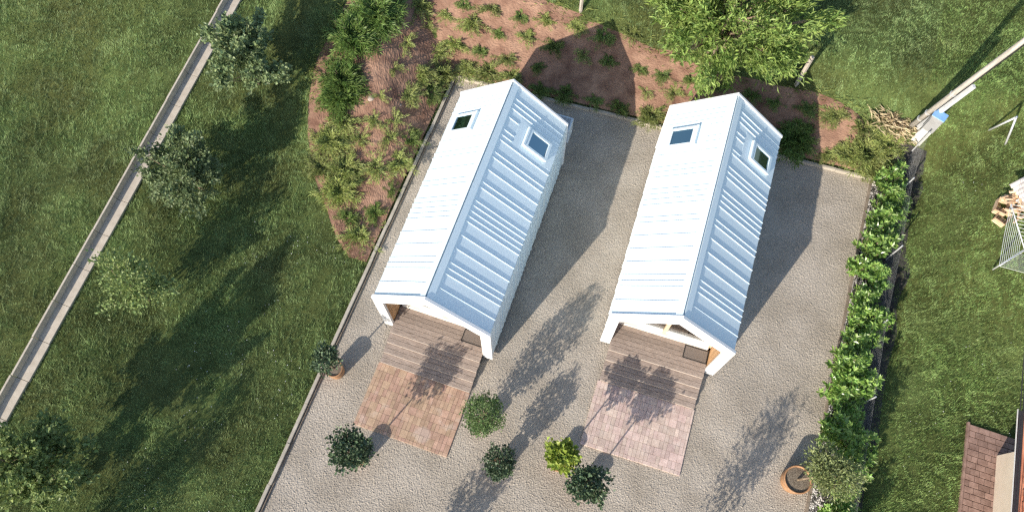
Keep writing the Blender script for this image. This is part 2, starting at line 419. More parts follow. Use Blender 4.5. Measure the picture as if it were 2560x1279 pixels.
octf = np.array([(0, 1, 4), (1, 2, 4), (2, 3, 4), (3, 0, 4), (1, 0, 5), (2, 1, 5), (3, 2, 5), (0, 3, 5)])
def stones(pts, smin, smax, flat=.6):
    n = len(pts); sz = rng.uniform(smin, smax, n)
    V = octv[None]*rng.uniform(.6, 1.2, (n, 6, 1))*sz[:, None, None]; V[..., 2] *= flat
    a = rng.uniform(0, 6.28, n); ca, sa = np.cos(a)[:, None], np.sin(a)[:, None]
    x = V[..., 0]*ca-V[..., 1]*sa; y = V[..., 0]*sa+V[..., 1]*ca
    V = np.stack([x, y, V[..., 2]], -1)+pts[:, None, :]
    F = octf[None]+6*np.arange(n)[:, None, None]
    return V.reshape(-1, 3), F.reshape(-1, 3)
pz = np.full(n, .065)
V, F = stones(np.c_[pc, pz], .018, .038)
tag(np_mesh('pebbles', V, F, M['pebble']), 'white pebbles between edging board and hedge', 'pebbles', kind='stuff')

# ------------------------------------------------------------------ edging boards
def edging(name, p, q, w, h, m, label, rough=.01):
    p = np.array(p); q = np.array(q); L = np.linalg.norm(q-p); u = (q-p)/L; nrm = np.array([-u[1], u[0]])
    mbd = MB(); k = max(2, int(L/1.0)); o = thing(name, label, 'edging', (p[0], p[1], 0), math.atan2(u[1], u[0]))
    for i in range(k):
        a, b = L*i/k+.003, L*(i+1)/k-.003
        j = rng.uniform(-rough, rough); hh = h+rng.uniform(-.006, .006)
        mbd.box(a, b, -w/2+j, w/2+j, -.06, hh)
    mbd.build('edging_board', m, o, bevel=.004)
    return o
dL = (A0-C0)/np.linalg.norm(A0-C0)
edging('garden_edging', C0-dL*3.5, A0+dL*.05, .085, .12, M['edging'], 'pale edging kerb along the left side of the gravel')
edging('garden_edging', A0+np.array([.05, .0]), B0, .075, .13, M['edging'], 'edging kerb along the foot of the mulch bank behind the cabins')
edging('garden_edging', B0+uR*.08, D0+uR*5, .06, .085, M['edging_dark'], 'dark timber edging board between gravel and laurel hedge', .006)
# second, dark kick board in front of the left edging
nLf = np.array([dL[1], -dL[0]])
edging('kick_board', C0-dL*3.5+nLf*.075, A0+nLf*.075-dL*.1, .03, .07, M['edging_dark'], 'thin dark board on the gravel side of the left kerb', .003)

# ------------------------------------------------------------------ concrete L-stones on the left
uK, nK = UK, NK; k0 = K0-uK*2.5; Lk = KL+5.0
kerb = thing('retaining_kerb', 'long pale concrete kerb of angle stones crossing the lawn on the left', 'kerb', (k0[0], k0[1], 0))
nseg = int(Lk/1.0)
for i in range(nseg):
    a, b = i*Lk/nseg+.006, (i+1)*Lk/nseg-.006
    def pt(s, q, z):
        p = k0+uK*s+nK*q; return (p[0]-k0[0], p[1]-k0[1], z+float(hgt(*(k0+uK*s)))+.02)
    jj = rng.uniform(-.012, .012)
    def bar(q0, q1, z0, z1): return [pt(a, q0+jj, z0), pt(b, q0+jj, z0), pt(b, q1+jj, z0), pt(a, q1+jj, z0), pt(a, q0+jj, z1), pt(b, q0+jj, z1), pt(b, q1+jj, z1), pt(a, q1+jj, z1)]
    mbk = MB(); mbk.hexa(bar(-.22, -.165, -.2, .27)); mbk.hexa(bar(-.163, .17, -.2, .045))
    mbk.build('angle_stone', M['concrete'], kerb, bevel=.004)

# ------------------------------------------------------------------ grass
def grass_field():
    n = 1700000
    x = rng.uniform(-18.5, 18.5, n); y = rng.uniform(-1.5, 20, n)
    db, dl, dr = dists(x, y); d = np.maximum(np.maximum(db, dl), dr-.92-.25*vn(x, y, .3))
    ok = d > .03
    ok &= ~inpoly(x, y, bed_poly)
    kx = (x-k0[0])*nK[0]+(y-k0[1])*nK[1]; ok &= (kx < -.21) | (kx > .16)
    ok &= ~inpoly(x, y, house_clear)
    # thin, patchy sward
    dens = .45+.75*vn(x, y, .5)*vn(x, y, 1.7)+.55*vn(x, y, .16)
    ok &= rng.random(n) < dens
    x, y = x[ok], y[ok]; n = len(x)
    z = hgt(x, y)-.012
    tall = .03+.04*rng.random(n)+.04*vn(x, y, .35)*vn(x, y, 1.1)
    db, dl, dr = dists(x, y)
    a = rng.uniform(0, 6.283, n)+0*x; lean = rng.uniform(.15, 1.0, n)
    a = np.where(rng.random(n) < .5, 6.283*vn(x, y, .3)*2, a)
    dx, dy = np.cos(a)*lean*tall, np.sin(a)*lean*tall
    wdt = rng.uniform(.004, .0085, n); wx, wy = -np.sin(a)*wdt, np.cos(a)*wdt
    V = np.stack([np.stack([x-wx, y-wy, z], 1), np.stack([x+wx, y+wy, z], 1), np.stack([x+dx, y+dy, z+tall], 1)], 1)
    rt_ = dr > .5
    for sel, mm, lb in ((~rt_, M['grass'], 'short mown grass of the large left and upper lawn'), (rt_, M['grass_lush'], 'lusher grass of the strip of lawn right of the wire fence')):
        W = V[sel]; k = len(W)
        tag(np_mesh('grass', W.reshape(-1, 3), np.arange(3*k).reshape(-1, 3), mm), lb, 'grass', kind='stuff')
hc0 = G(2400, 1060)[:2]
house_clear = np.array([G(2410, 1066)[:2], G(2510, 1098)[:2], [14, 2.6], [20, 2.0], [20, -4], [9, -4], G(2391, 1279)[:2]])
grass_field()
# daisies in the right-hand lawn
n = 1000
x = np.r_[rng.uniform(8.5, 17, 420), rng.uniform(-10, -3, n-420)]; y = np.r_[rng.uniform(1, 14, 420), rng.uniform(.5, 9, n-420)]
_l = dists(x, y)[1]; ok = (vn(x, y, .8) > .5) & ((dists(x, y)[2] > 1.9) | ((_l > .4) & (_l < 3.6))) & ~inpoly(x, y, house_clear); x, y = x[ok], y[ok]
z = hgt(x, y)+.06
V, F = stones(np.c_[x, y, z]-np.c_[x*0, x*0, (x < 0)*.02], .006, .014, .4)
tag(np_mesh('daisies', V, F, M['flower']), 'tiny white daisies scattered in the lawns', 'daisies', kind='stuff')

# ------------------------------------------------------------------ foliage
def unit(v): return v/np.maximum(np.linalg.norm(v, axis=-1, keepdims=True), 1e-9)
def leaves(P, D, N, L, Wd, fold=.18, droop=.15):
    P = np.asarray(P); n = len(P); D = unit(D); S = unit(np.cross(D, N)); N = np.cross(S, D)
    L = np.broadcast_to(np.asarray(L, float), (n,))[:, None]; Wd = np.broadcast_to(np.asarray(Wd, float), (n,))[:, None]
    mid = P+D*L*.52
    V = np.stack([P, mid+S*Wd*.5+N*Wd*fold, P+D*L-N*L*droop, mid-S*Wd*.5+N*Wd*fold], 1)
    b = 4*np.arange(n)[:, None]
    F = np.concatenate([b+np.array([[0, 1, 2]]), b+np.array([[0, 2, 3]])], 0)
    return V.reshape(-1, 3), F
def rnd_dir(n): return unit(rng.normal(size=(n, 3)))
def crown_leaves(cl, nleaf, L, Wd, spread, up=.5, out=.8, centre=None, Lvar=.3):
    """leaf clumps at points cl; leaves point outward/up with scatter"""
    cl = np.asarray(cl); m = len(cl)
    P = np.repeat(cl, nleaf, 0)+rng.normal(size=(m*nleaf, 3))*spread
    c = cl.mean(0) if centre is None else np.array(centre)
    D = unit(unit(P-c)*out+np.array([0, 0, up])+rng.normal(size=P.shape)*.6)
    N = unit(np.array([0, 0, 1.0])+unit(P-c)*.4+rng.normal(size=P.shape)*.55)
    return leaves(P, D, N, L*rng.uniform(1-Lvar, 1+Lvar, len(P)), Wd*rng.uniform(.8, 1.2, len(P)))
def blob_points(n, c, r, lump=.35, hollow=.45, seed=0, flat=1.0):
    """points through a lumpy crown volume, most of them near its surface"""
    g = np.random.default_rng(seed)
    d = unit(g.normal(size=(n, 3)))
    ld = unit(g.normal(size=(9, 3)))
    k = (np.clip((d@ld.T), 0, 1)**4).max(1)
    rad = (hollow+(1-hollow)*g.random(n)**.6)*(1-lump+lump*1.25*k)
    return np.array(c)+d*rad[:, None]*np.array(r)
def limbs(mb, base, pts, r0, nl=10, seed=1, mid=.45):
    g = np.random.default_rng(seed); base = np.array(base, float); pts = np.array(pts)
    top = pts.mean(0)
    idx = g.choice(len(pts), min(nl, len(pts)), replace=False)
    for i in idx:
        q = pts[i]; f = base+(top-base)*g.uniform(.35, .75)
        m = f*.5+q*.5+g.normal(size=3)*.06*np.linalg.norm(q-f)
        mb.tube([f, m, q], [r0*.5, r0*.32, r0*.12], 5)

def tree(name, label, cat, base, cpts, m_leaf, nleaf, L, Wd, spread, r0, centre, group=None, stems=1, nl=14, up=.35, out=.8):
    t = thing(name, label, cat, base, 0, group)
    c = np.array(centre)
    mbt = MB()
    for s in range(stems):
        a = 2*math.pi*s/max(stems, 1); off = np.array([math.cos(a), math.sin(a), 0])*(.0 if stems == 1 else r0*1.5)
        top = c*np.array([.9, .9, 1])+off*4+np.array([0, 0, .05])
        mbt.tube([off+(0, 0, -.1), off*1.6+(c[0]*.4, c[1]*.4, c[2]*.45), top], [r0*(1 if stems == 1 else .7), r0*.75, r0*.4], 7)
    limbs(mbt, (0, 0, 0), cpts, r0, nl)
    mbt.build('trunk', M['bark'], t, smooth=True)
    V, F = crown_leaves(cpts, nleaf, L, Wd, spread, up, out, centre)
    np_mesh('crown', V, F, m_leaf, t)
    return t

def sprays(n, c, r, lump, hollow, seed, npt=10, L=(.25, .5), core=0.0):
    g = np.random.default_rng(seed+500); heads = blob_points(n, c, r, lump, hollow, seed); out = []
    root = np.array(c)-np.array([0, 0, r[2]*.4])
    for q in heads:
        d = unit(q-root+g.normal(size=3)*.15); l = g.uniform(*L)
        for f in np.linspace(-.5, 1, npt): out.append(q+d*l*f*.6+g.normal(size=3)*.055)
    if core: out += list(blob_points(int(core), c, np.array(r)*.55, .2, .1, seed+1))
    return np.array(out)
def ground_tree(px, py, zc):
    """base of a tree whose crown centre, zc above its foot, is seen at (px,py)"""
    z = 0.
    for _ in range(30):
        p = G(px, py, z+zc); z = .5*z+.5*float(hgt(p[0], p[1]))
    return (p[0], p[1], z)

# left row of young trees
tree('young_tree', 'round-leaved young tree at the top end of the concrete kerb', 'tree', ground_tree(612, 132, 1.4),
     sprays(46, (0, 0, 1.4), (1.05, .95, 1.15), .35, .4, 11, core=110), M['leaf_round'], 13, .105, .09, .055, .04, (0, 0, 1.35), 'trees along the concrete kerb')
tree('young_tree', 'dense small-leaved young tree overhanging the middle of the concrete kerb', 'tree', ground_tree(462, 418, 1.3),
     sprays(52, (0, 0, 1.3), (1.0, .9, 1.1), .35, .4, 12, core=110), M['leaf_round'], 14, .09, .065, .055, .04, (0, 0, 1.2), 'trees along the concrete kerb')
tree('young_tree', 'sparse pale thin-crowned sapling right of the kerb', 'tree', ground_tree(322, 706, 1.2),
     sprays(24, (0, 0, 1.2), (.8, .75, 1.0), .4, .35, 13, core=50), M['leaf_round_pale'], 10, .09, .06, .10, .03, (0, 0, 1.2), 'trees along the concrete kerb')
tree('young_tree', 'large yellow-green tree in the bottom left corner', 'tree', ground_tree(70, 1150, 1.8),
     sprays(60, (0, 0, 1.8), (1.2, 1.0, 1.6), .35, .4, 14, core=90), M['leaf_round_pale'], 14, .11, .075, .06, .06, (0, 0, 1.6), 'trees along the concrete kerb', nl=24)
# neighbours just below the picture that shade the lawn and the gravel
for i, (px, py, zc, r) in enumerate([(60, 1415, 1.4, .75)]):
    tree('young_tree', 'round young tree just below the bottom left corner', 'tree',
         ground_tree(px, py, zc), sprays(26, (0, 0, zc), (r, r*.9, r*1.7), .4, .35, 15+i, core=40), M['leaf_round'], 9, .085, .055, .11, .05, (0, 0, zc-.2), 'trees along the concrete kerb')

# big willow-leaved tree at the top
bt = ground_tree(1842, 6, 2.45)
gT = np.random.default_rng(23)
heads = np.vstack([blob_points(125, (0, 0, 2.4), (2.35, 2.2, 1.55), .25, .25, 21), blob_points(18, (-1.3, .9, 2.7), (1.3, 1.2, 1.1), .3, .4, 22)])
cp = []
for q in heads:
    d = unit(q-np.array([0, 0, 1.6])); L_ = gT.uniform(.35, .8)
    for f in np.linspace(-.6, 1, 12): cp.append(q+d*L_*f*.6+gT.normal(size=3)*.10*(1.1-.3*f))
cp = np.array(cp)
tree('willow_tree', 'big bright green narrow-leaved tree behind the right cabin', 'tree', bt, cp, M['leaf_bright'], 13, .17, .05, .085, .11, (0, 0, 1.8), stems=3, nl=60, up=.25, out=1.0)

# ------------------------------------------------------------------ bed shrubs
def twig_plant(nt_, reach, hz, nl, L, Wd, seed, droop=.55, lean=(0, 0)):
    g = np.random.default_rng(seed); Ps = []; Ds = []; Ns = []; mbp = MB()
    for i in range(nt_):
        a = g.uniform(0, 6.283); r = reach*g.uniform(.45, 1.05); e = g.uniform(.15, 1.25)
        d = np.array([math.cos(a)*math.cos(e)+lean[0], math.sin(a)*math.cos(e)+lean[1], math.sin(e)*hz])
        tt = np.linspace(.12, 1, nl)
        pts = d[None]*r*tt[:, None]; pts[:, 2] = np.maximum(pts[:, 2]-droop*reach*.6*tt**2.2*math.cos(e), .01)
        pts[:, :2] += np.cumsum(g.normal(size=(nl, 2))*.012*reach, 0)
        tan = unit(np.gradient(pts, axis=0))
        for sgn in (-1, 1):
            side = np.cross(tan, [0, 0, 1])*sgn
            Ps.append(pts); Ds.append(tan*.75+side*.7+np.array([0, 0, .25])+g.normal(size=pts.shape)*.18); Ns.append(np.array([0, 0, 1.])+g.normal(size=pts.shape)*.35)
        Ps.append(pts[-2:]); Ds.append(tan[-2:]); Ns.append(np.tile([0, 0, 1.], (2, 1)))
        if i % 3 == 0: mbp.tube([(0, 0, 0), pts[nl//2], pts[-1]], [.007, .005, .002], 4)
    P = np.vstack(Ps); D = np.vstack(Ds); N = np.vstack(Ns)
    V, F = leaves(P, D, N, L*g.uniform(.7, 1.3, len(P)), Wd)
    return V, F, mbp
ptypes = {}
def plant_proto(key, args, m):
    V, F, mbp = twig_plant(*args)
    a = np_mesh('foliage', V, F, m); b = mbp.build('stems', M['bark'])
    ptypes[key] = (a.data, b.data); bpy.data.objects.remove(a); bpy.data.objects.remove(b)
for i in range(4): plant_proto('bed%d' % i, (30+5*i, 1.0, .6, 14, .21, .034, 40+i, .45), M['leaf_bed'])
for i in range(3): plant_proto('thin%d' % i, (22+2*i, 1.0, .55, 11, .16, .032, 50+i, .45), M['leaf_bed'])
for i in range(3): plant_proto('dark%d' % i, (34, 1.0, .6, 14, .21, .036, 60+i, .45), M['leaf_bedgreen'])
for i in range(2): plant_proto('jun%d' % i, (240, 1.0, .62, 13, .22, .030, 70+i, .35), M['leaf_juniper'])
for i in range(1): plant_proto('lime%d' % i, (105, 1.0, .6, 14, .20, .030, 80+i, .4), M['leaf_bed'])
def bed_plant(px, py, r, kind, label, group='shrubs planted in the red mulch'):
    p = at(px, py, .12)
    p = (p[0], p[1], float(hgt(p[0], p[1]))+.02)
    R0 = r/95*(1.8 if kind in ('bed', 'thin') else 1.42)
    t = thing('bed_shrub', label, 'shrub', p, rng.uniform(0, 6.28), group)
    keys = [k for k in ptypes if k.startswith(kind)]; f, s = ptypes[keys[rng.integers(len(keys))]]
    for nm, me in (('foliage', f), ('stems', s)):
        o = bpy.data.objects.new(nm, me); C.objects.link(o); o.parent = t
        o.scale = (R0*rng.uniform(.88, 1.12), R0*rng.uniform(.88, 1.12), R0*rng.uniform(.7, 1.0))
    return t
ORD = ['first', 'second', 'third', 'fourth', 'fifth', 'sixth', 'seventh', 'eighth', 'ninth', 'tenth', 'eleventh', 'twelfth']
ADJ = {'bed': 'low yellow-green twiggy shrub', 'thin': 'thin straggly shrub', 'dark': 'low dark green shrub', 'jun': 'large spreading feathery shrub', 'lime': 'bushy yellow-green shrub'}
rows = [
 ('in the top row of the red bank', [(985, 5, 38, 'dark'), (1050, 10, 32, 'bed'), (1165, 4, 22, 'dark'), (1230, 14, 24, 'bed')]),
 ('in the second row down the red bank', [(1075, 62, 20, 'thin'), (1120, 32, 18, 'bed'), (1182, 48, 33, 'bed'), (1252, 80, 22, 'dark'), (1305, 35, 25, 'dark'), (1370, 45, 20, 'bed'), (1322, 90, 25, 'bed'), (1445, 62, 20, 'bed')]),
 ('in the middle row of the red bank', [(1020, 100, 27, 'thin'), (1095, 125, 28, 'bed'), (1140, 102, 28, 'bed'), (1205, 122, 26, 'dark'), (1272, 140, 27, 'bed')]),
 ('along the kerb behind the left cabin', [(985, 165, 28, 'thin'), (1055, 180, 34, 'bed'), (1105, 182, 36, 'bed'), (1168, 165, 34, 'bed'), (1225, 175, 38, 'bed'), (1282, 185, 28, 'bed')]),
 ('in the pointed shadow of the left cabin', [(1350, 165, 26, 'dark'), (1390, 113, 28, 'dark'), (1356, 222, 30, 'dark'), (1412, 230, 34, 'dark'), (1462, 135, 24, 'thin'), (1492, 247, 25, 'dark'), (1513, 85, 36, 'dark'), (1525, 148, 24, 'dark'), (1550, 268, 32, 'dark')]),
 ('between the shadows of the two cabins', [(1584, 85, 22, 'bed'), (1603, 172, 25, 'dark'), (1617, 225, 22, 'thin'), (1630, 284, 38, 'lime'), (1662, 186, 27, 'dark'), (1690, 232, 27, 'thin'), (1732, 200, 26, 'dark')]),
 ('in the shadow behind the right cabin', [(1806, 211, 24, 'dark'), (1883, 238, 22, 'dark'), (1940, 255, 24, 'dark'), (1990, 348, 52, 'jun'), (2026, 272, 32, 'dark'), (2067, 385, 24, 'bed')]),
 ('at the right end of the bank', [(2092, 288, 26, 'bed'), (2125, 385, 38, 'lime'), (2160, 322, 30, 'bed'), (2170, 385, 62, 'lime'), (2196, 422, 38, 'lime'), (2224, 368, 40, 'lime')]),
 ('in the upper part of the left bed', [(952, 235, 20, 'thin'), (1022, 232, 28, 'bed'), (1080, 225, 38, 'dark')]),
 ('in the upper curve of the left bed', [(858, 195, 54, 'jun'), (885, 85, 66, 'jun'), (945, 28, 62, 'jun'), (852, 235, 50, 'jun')]),
 ('in the row level with the left skylight', [(862, 298, 36, 'bed'), (935, 295, 28, 'thin'), (985, 295, 26, 'thin')]),
 ('in the row below the left skylight', [(827, 345, 44, 'lime'), (900, 345, 30, 'thin'), (972, 340, 32, 'thin'), (1025, 343, 34, 'dark')]),
 ('in the middle row of the left bed', [(802, 412, 38, 'lime'), (862, 415, 44, 'lime'), (940, 415, 38, 'thin'), (997, 400, 38, 'bed')]),
 ('in the lower part of the left bed', [(848, 467, 50, 'lime'), (868, 540, 30, 'dark'), (895, 582, 38, 'bed'), (936, 528, 28, 'dark'), (975, 468, 22, 'dark')]),
]
for where, lst in rows:
    for i, (px, py, r, kd) in enumerate(sorted(lst)):
        bed_plant(px, py, r, kd, '%s, %s from the left %s' % (ADJ[kd], ORD[i], where))
# straw-coloured ornamental grass by the pole
def straw(px, py, r, label, nb=380, up=1.1):
    p = at(px, py); t = thing('dry_grass_tuft', label, 'dry grass', (p[0], p[1], p[2]))
    a = rng.uniform(0, 6.28, nb); l = r*rng.uniform(.25, .7, nb)
    base = np.c_[rng.normal(size=(nb, 2))*.42*r, np.zeros(nb)]
    D = np.c_[np.cos(a), np.sin(a), rng.uniform(.1, up, nb)]
    V, F = leaves(base, D+rng.normal(size=D.shape)*.25, np.tile([0, 0, 1.], (nb, 1)), l, .0065, 0, .3)
    np_mesh('blades', V, F, M['straw'], t)
straw(2225, 300, .5, 'dry straw-coloured grass tuft left of the utility pole')
straw(2262, 318, .45, 'small dry grass tuft at the foot of the utility pole')
straw(2262, 348, .38, 'flattened dry grass between pole and cabinet', 180, .3)
# rough unmown fringe along the top of the bank
rf = []
for q in np.linspace(0, 1, 260):
    k = int(q*(NB-1)); p = oo[k]; 
    if p[1] < 12.2 and p[0] < -3: continue
    for _ in range(9):
        a = rng.uniform(0, 6.28); x0 = p+rng.normal(size=2)*.16
        rf.append((x0[0], x0[1], float(hgt(*x0)), math.cos(a), math.sin(a), rng.uniform(.3, 1.2), rng.uniform(.08, .24)))
rf = np.array(rf)
V, F = leaves(rf[:, :3], rf[:, 3:6], np.tile([0, 0, 1.], (len(rf), 1)), rf[:, 6], .014, 0, .2)
tag(np_mesh('rough_grass', V, F, M['leaf_bed']), 'rough unmown grass fringing the mulch bank', 'rough grass', kind='stuff')
# a field stone in the left bed
def rock(px, py, r, label):
    p = at(px, py); import bmesh
    bm = bmesh.new(); bmesh.ops.create_icosphere(bm, subdivisions=3, radius=r)
    for v in bm.verts:
        v.co *= 1+.25*(float(vn(v.co.x*9+5, v.co.y*9+v.co.z*7, .9))-.5); v.co.z *= .6
    me = bpy.data.meshes.new('stone'); bm.to_mesh(me); bm.free(); me.materials.append(M['stone'])
    o = bpy.data.objects.new('stone', me); C.objects.link(o); o.location = (p[0], p[1], p[2]+r*.3); tag(o, label, 'stone')
rock(930, 245, .1, 'pinkish field stone lying in the left mulch bed')
rock(1003, 262, .045, 'small stone lower in the left mulch bed')

# ------------------------------------------------------------------ laurel hedge
hedge_px = [(2226, 440), (2228, 503), (2212, 556), (2188, 610), (2158, 662), (2192, 690), (2165, 745), (2148, 795), (2185, 812), (2142, 862), (2118, 915), (2145, 962), (2098, 985), (2122, 1040), (2096, 1088), (2134, 1118), (2128, 1180), (2108, 1240), (2088, 1300), (2105, 1360)]
hp = []
for v in range(4):
    g = np.random.default_rng(90+v); Ps = []; Ds = []; Ns = []; mbl = MB()
    for i in range(32):
        a = g.uniform(0, 6.28); r = .47*math.sqrt(g.random()); h = g.uniform(.6, 1.05)*(1-.5*(r/.5)**2)
        tip = np.array([r*math.cos(a), r*math.sin(a), h])
        mbl.tube([(tip[0]*.25, tip[1]*.25, 0), tip*np.array([.8, .8, .6]), tip], [.012, .009, .005], 4)
        for lev in range(4):
            c = tip-np.array([tip[0]*.3, tip[1]*.3, .11])*lev
            for k in range(8):
                b = g.uniform(0, 6.28); e = g.uniform(.25, 1.0)-.25*lev
                Ps.append(c); Ds.append([math.cos(b)*math.cos(e)+.3*tip[0], math.sin(b)*math.cos(e)+.3*tip[1], math.sin(e)+.1]); Ns.append([-.3*math.cos(b)+g.normal()*.3, -.3*math.sin(b)+g.normal()*.3, 1])
    P = np.array(Ps); V, F = leaves(P, np.array(Ds), np.array(Ns), g.uniform(.115, .17, len(P)), g.uniform(.05, .07, len(P)), .12, .12)
    a = np_mesh('foliage', V, F, M['leaf_laurel']); b = mbl.build('stems', M['bark']); hp.append((a.data, b.data))
    bpy.data.objects.remove(a); bpy.data.objects.remove(b)
TW = {i: s for i, s in enumerate(ORD)}
ORD2 = ORD+['thirteenth', 'fourteenth', 'fifteenth', 'sixteenth', 'seventeenth', 'eighteenth', 'nineteenth', 'twentieth']
for i, (px, py) in enumerate(hedge_px):
    q = G(px+8, py, .72)
    lab = 'glossy laurel shrub, %s from the far end of the hedge by the wire fence' % ORD2[i]
    if i == 0: lab = 'glossy laurel shrub at the far end of the hedge, touching the mulch bank'
    t = thing('laurel_shrub', lab, 'shrub', (q[0], q[1], float(hgt(q[0], q[1]))), rng.uniform(0, 6.28), 'laurel hedge along the wire fence')
    sc_ = rng.uniform(.80, 1.18)
    for nm, me in zip(('foliage', 'stems'), hp[i % 4]):
        o = bpy.data.objects.new(nm, me); C.objects.link(o); o.parent = t; o.scale = (sc_, sc_, sc_*rng.uniform(.9, 1.1))

# wire fence
fpx = [(2284, 453), (2254, 622), (2216, 806), (2185, 998), (2151, 1210), (2117, 1420)]
fq = [G(*p, 1.02)[:2] for p in fpx]; f0 = fq[0]+(fq[0]-fq[1])*.55; fq = [f0]+fq
fence = thing('wire_fence', 'chain-link fence on thin steel posts behind the laurel hedge', 'fence', (f0[0], f0[1], 0))
for q in fq:
    z = float(hgt(*q)); MB().tube([(q[0]-f0[0], q[1]-f0[1], z-.1), (q[0]-f0[0], q[1]-f0[1], z+1.05)], .02, 8).build('post', M['galv'], fence)
mbf = MB(); V = []; Fq = []
def wire(p, q, r):
    p = np.array(p); q = np.array(q); d = q-p; s = np.array([0, 0, 1.]) if abs(d[2]) < .9*np.linalg.norm(d) else np.array([1., 0, 0])
    s = np.cross(d, s); s /= np.linalg.norm(s); t2 = np.cross(d, s); t2 /= np.linalg.norm(t2); b = len(V)
    for e in (p, q):
        for k in range(3):
            an = 2.094*k; V.append(e+r*(math.cos(an)*s+math.sin(an)*t2))
    for k in range(3): Fq.append((b+k, b+(k+1) % 3, b+3+(k+1) % 3, b+3+k))
for i in range(len(fq)-1):
    a, b = fq[i], fq[i+1]; L = np.linalg.norm(b-a); u = (b-a)/L; za, zb = float(hgt(*a)), float(hgt(*b))
    P = lambda s, z: np.array([a[0]+u[0]*s-f0[0], a[1]+u[1]*s-f0[1], za+(zb-za)*s/L+z])
    for z in (.03, .5, 1.0): wire(P(0, z), P(L, z), .001)
    st_ = .10; k = -1.0
    while k < L:
        s0, s1 = k, k+1.0
        for (p0, z0, p1, z1) in ((s0, 0, s1, 1), (s0, 1, s1, 0)):
            f = lambda s: z0+(z1-z0)*(s-p0)/(p1-p0)
            lo, hi = max(p0, 0), min(p1, L)
            if hi-lo > .02: wire(P(lo, f(lo)), P(hi, f(hi)), .0010)
        k += st_
np_mesh('wire_mesh', np.array(V), np.array(Fq), M['wire'], fence)

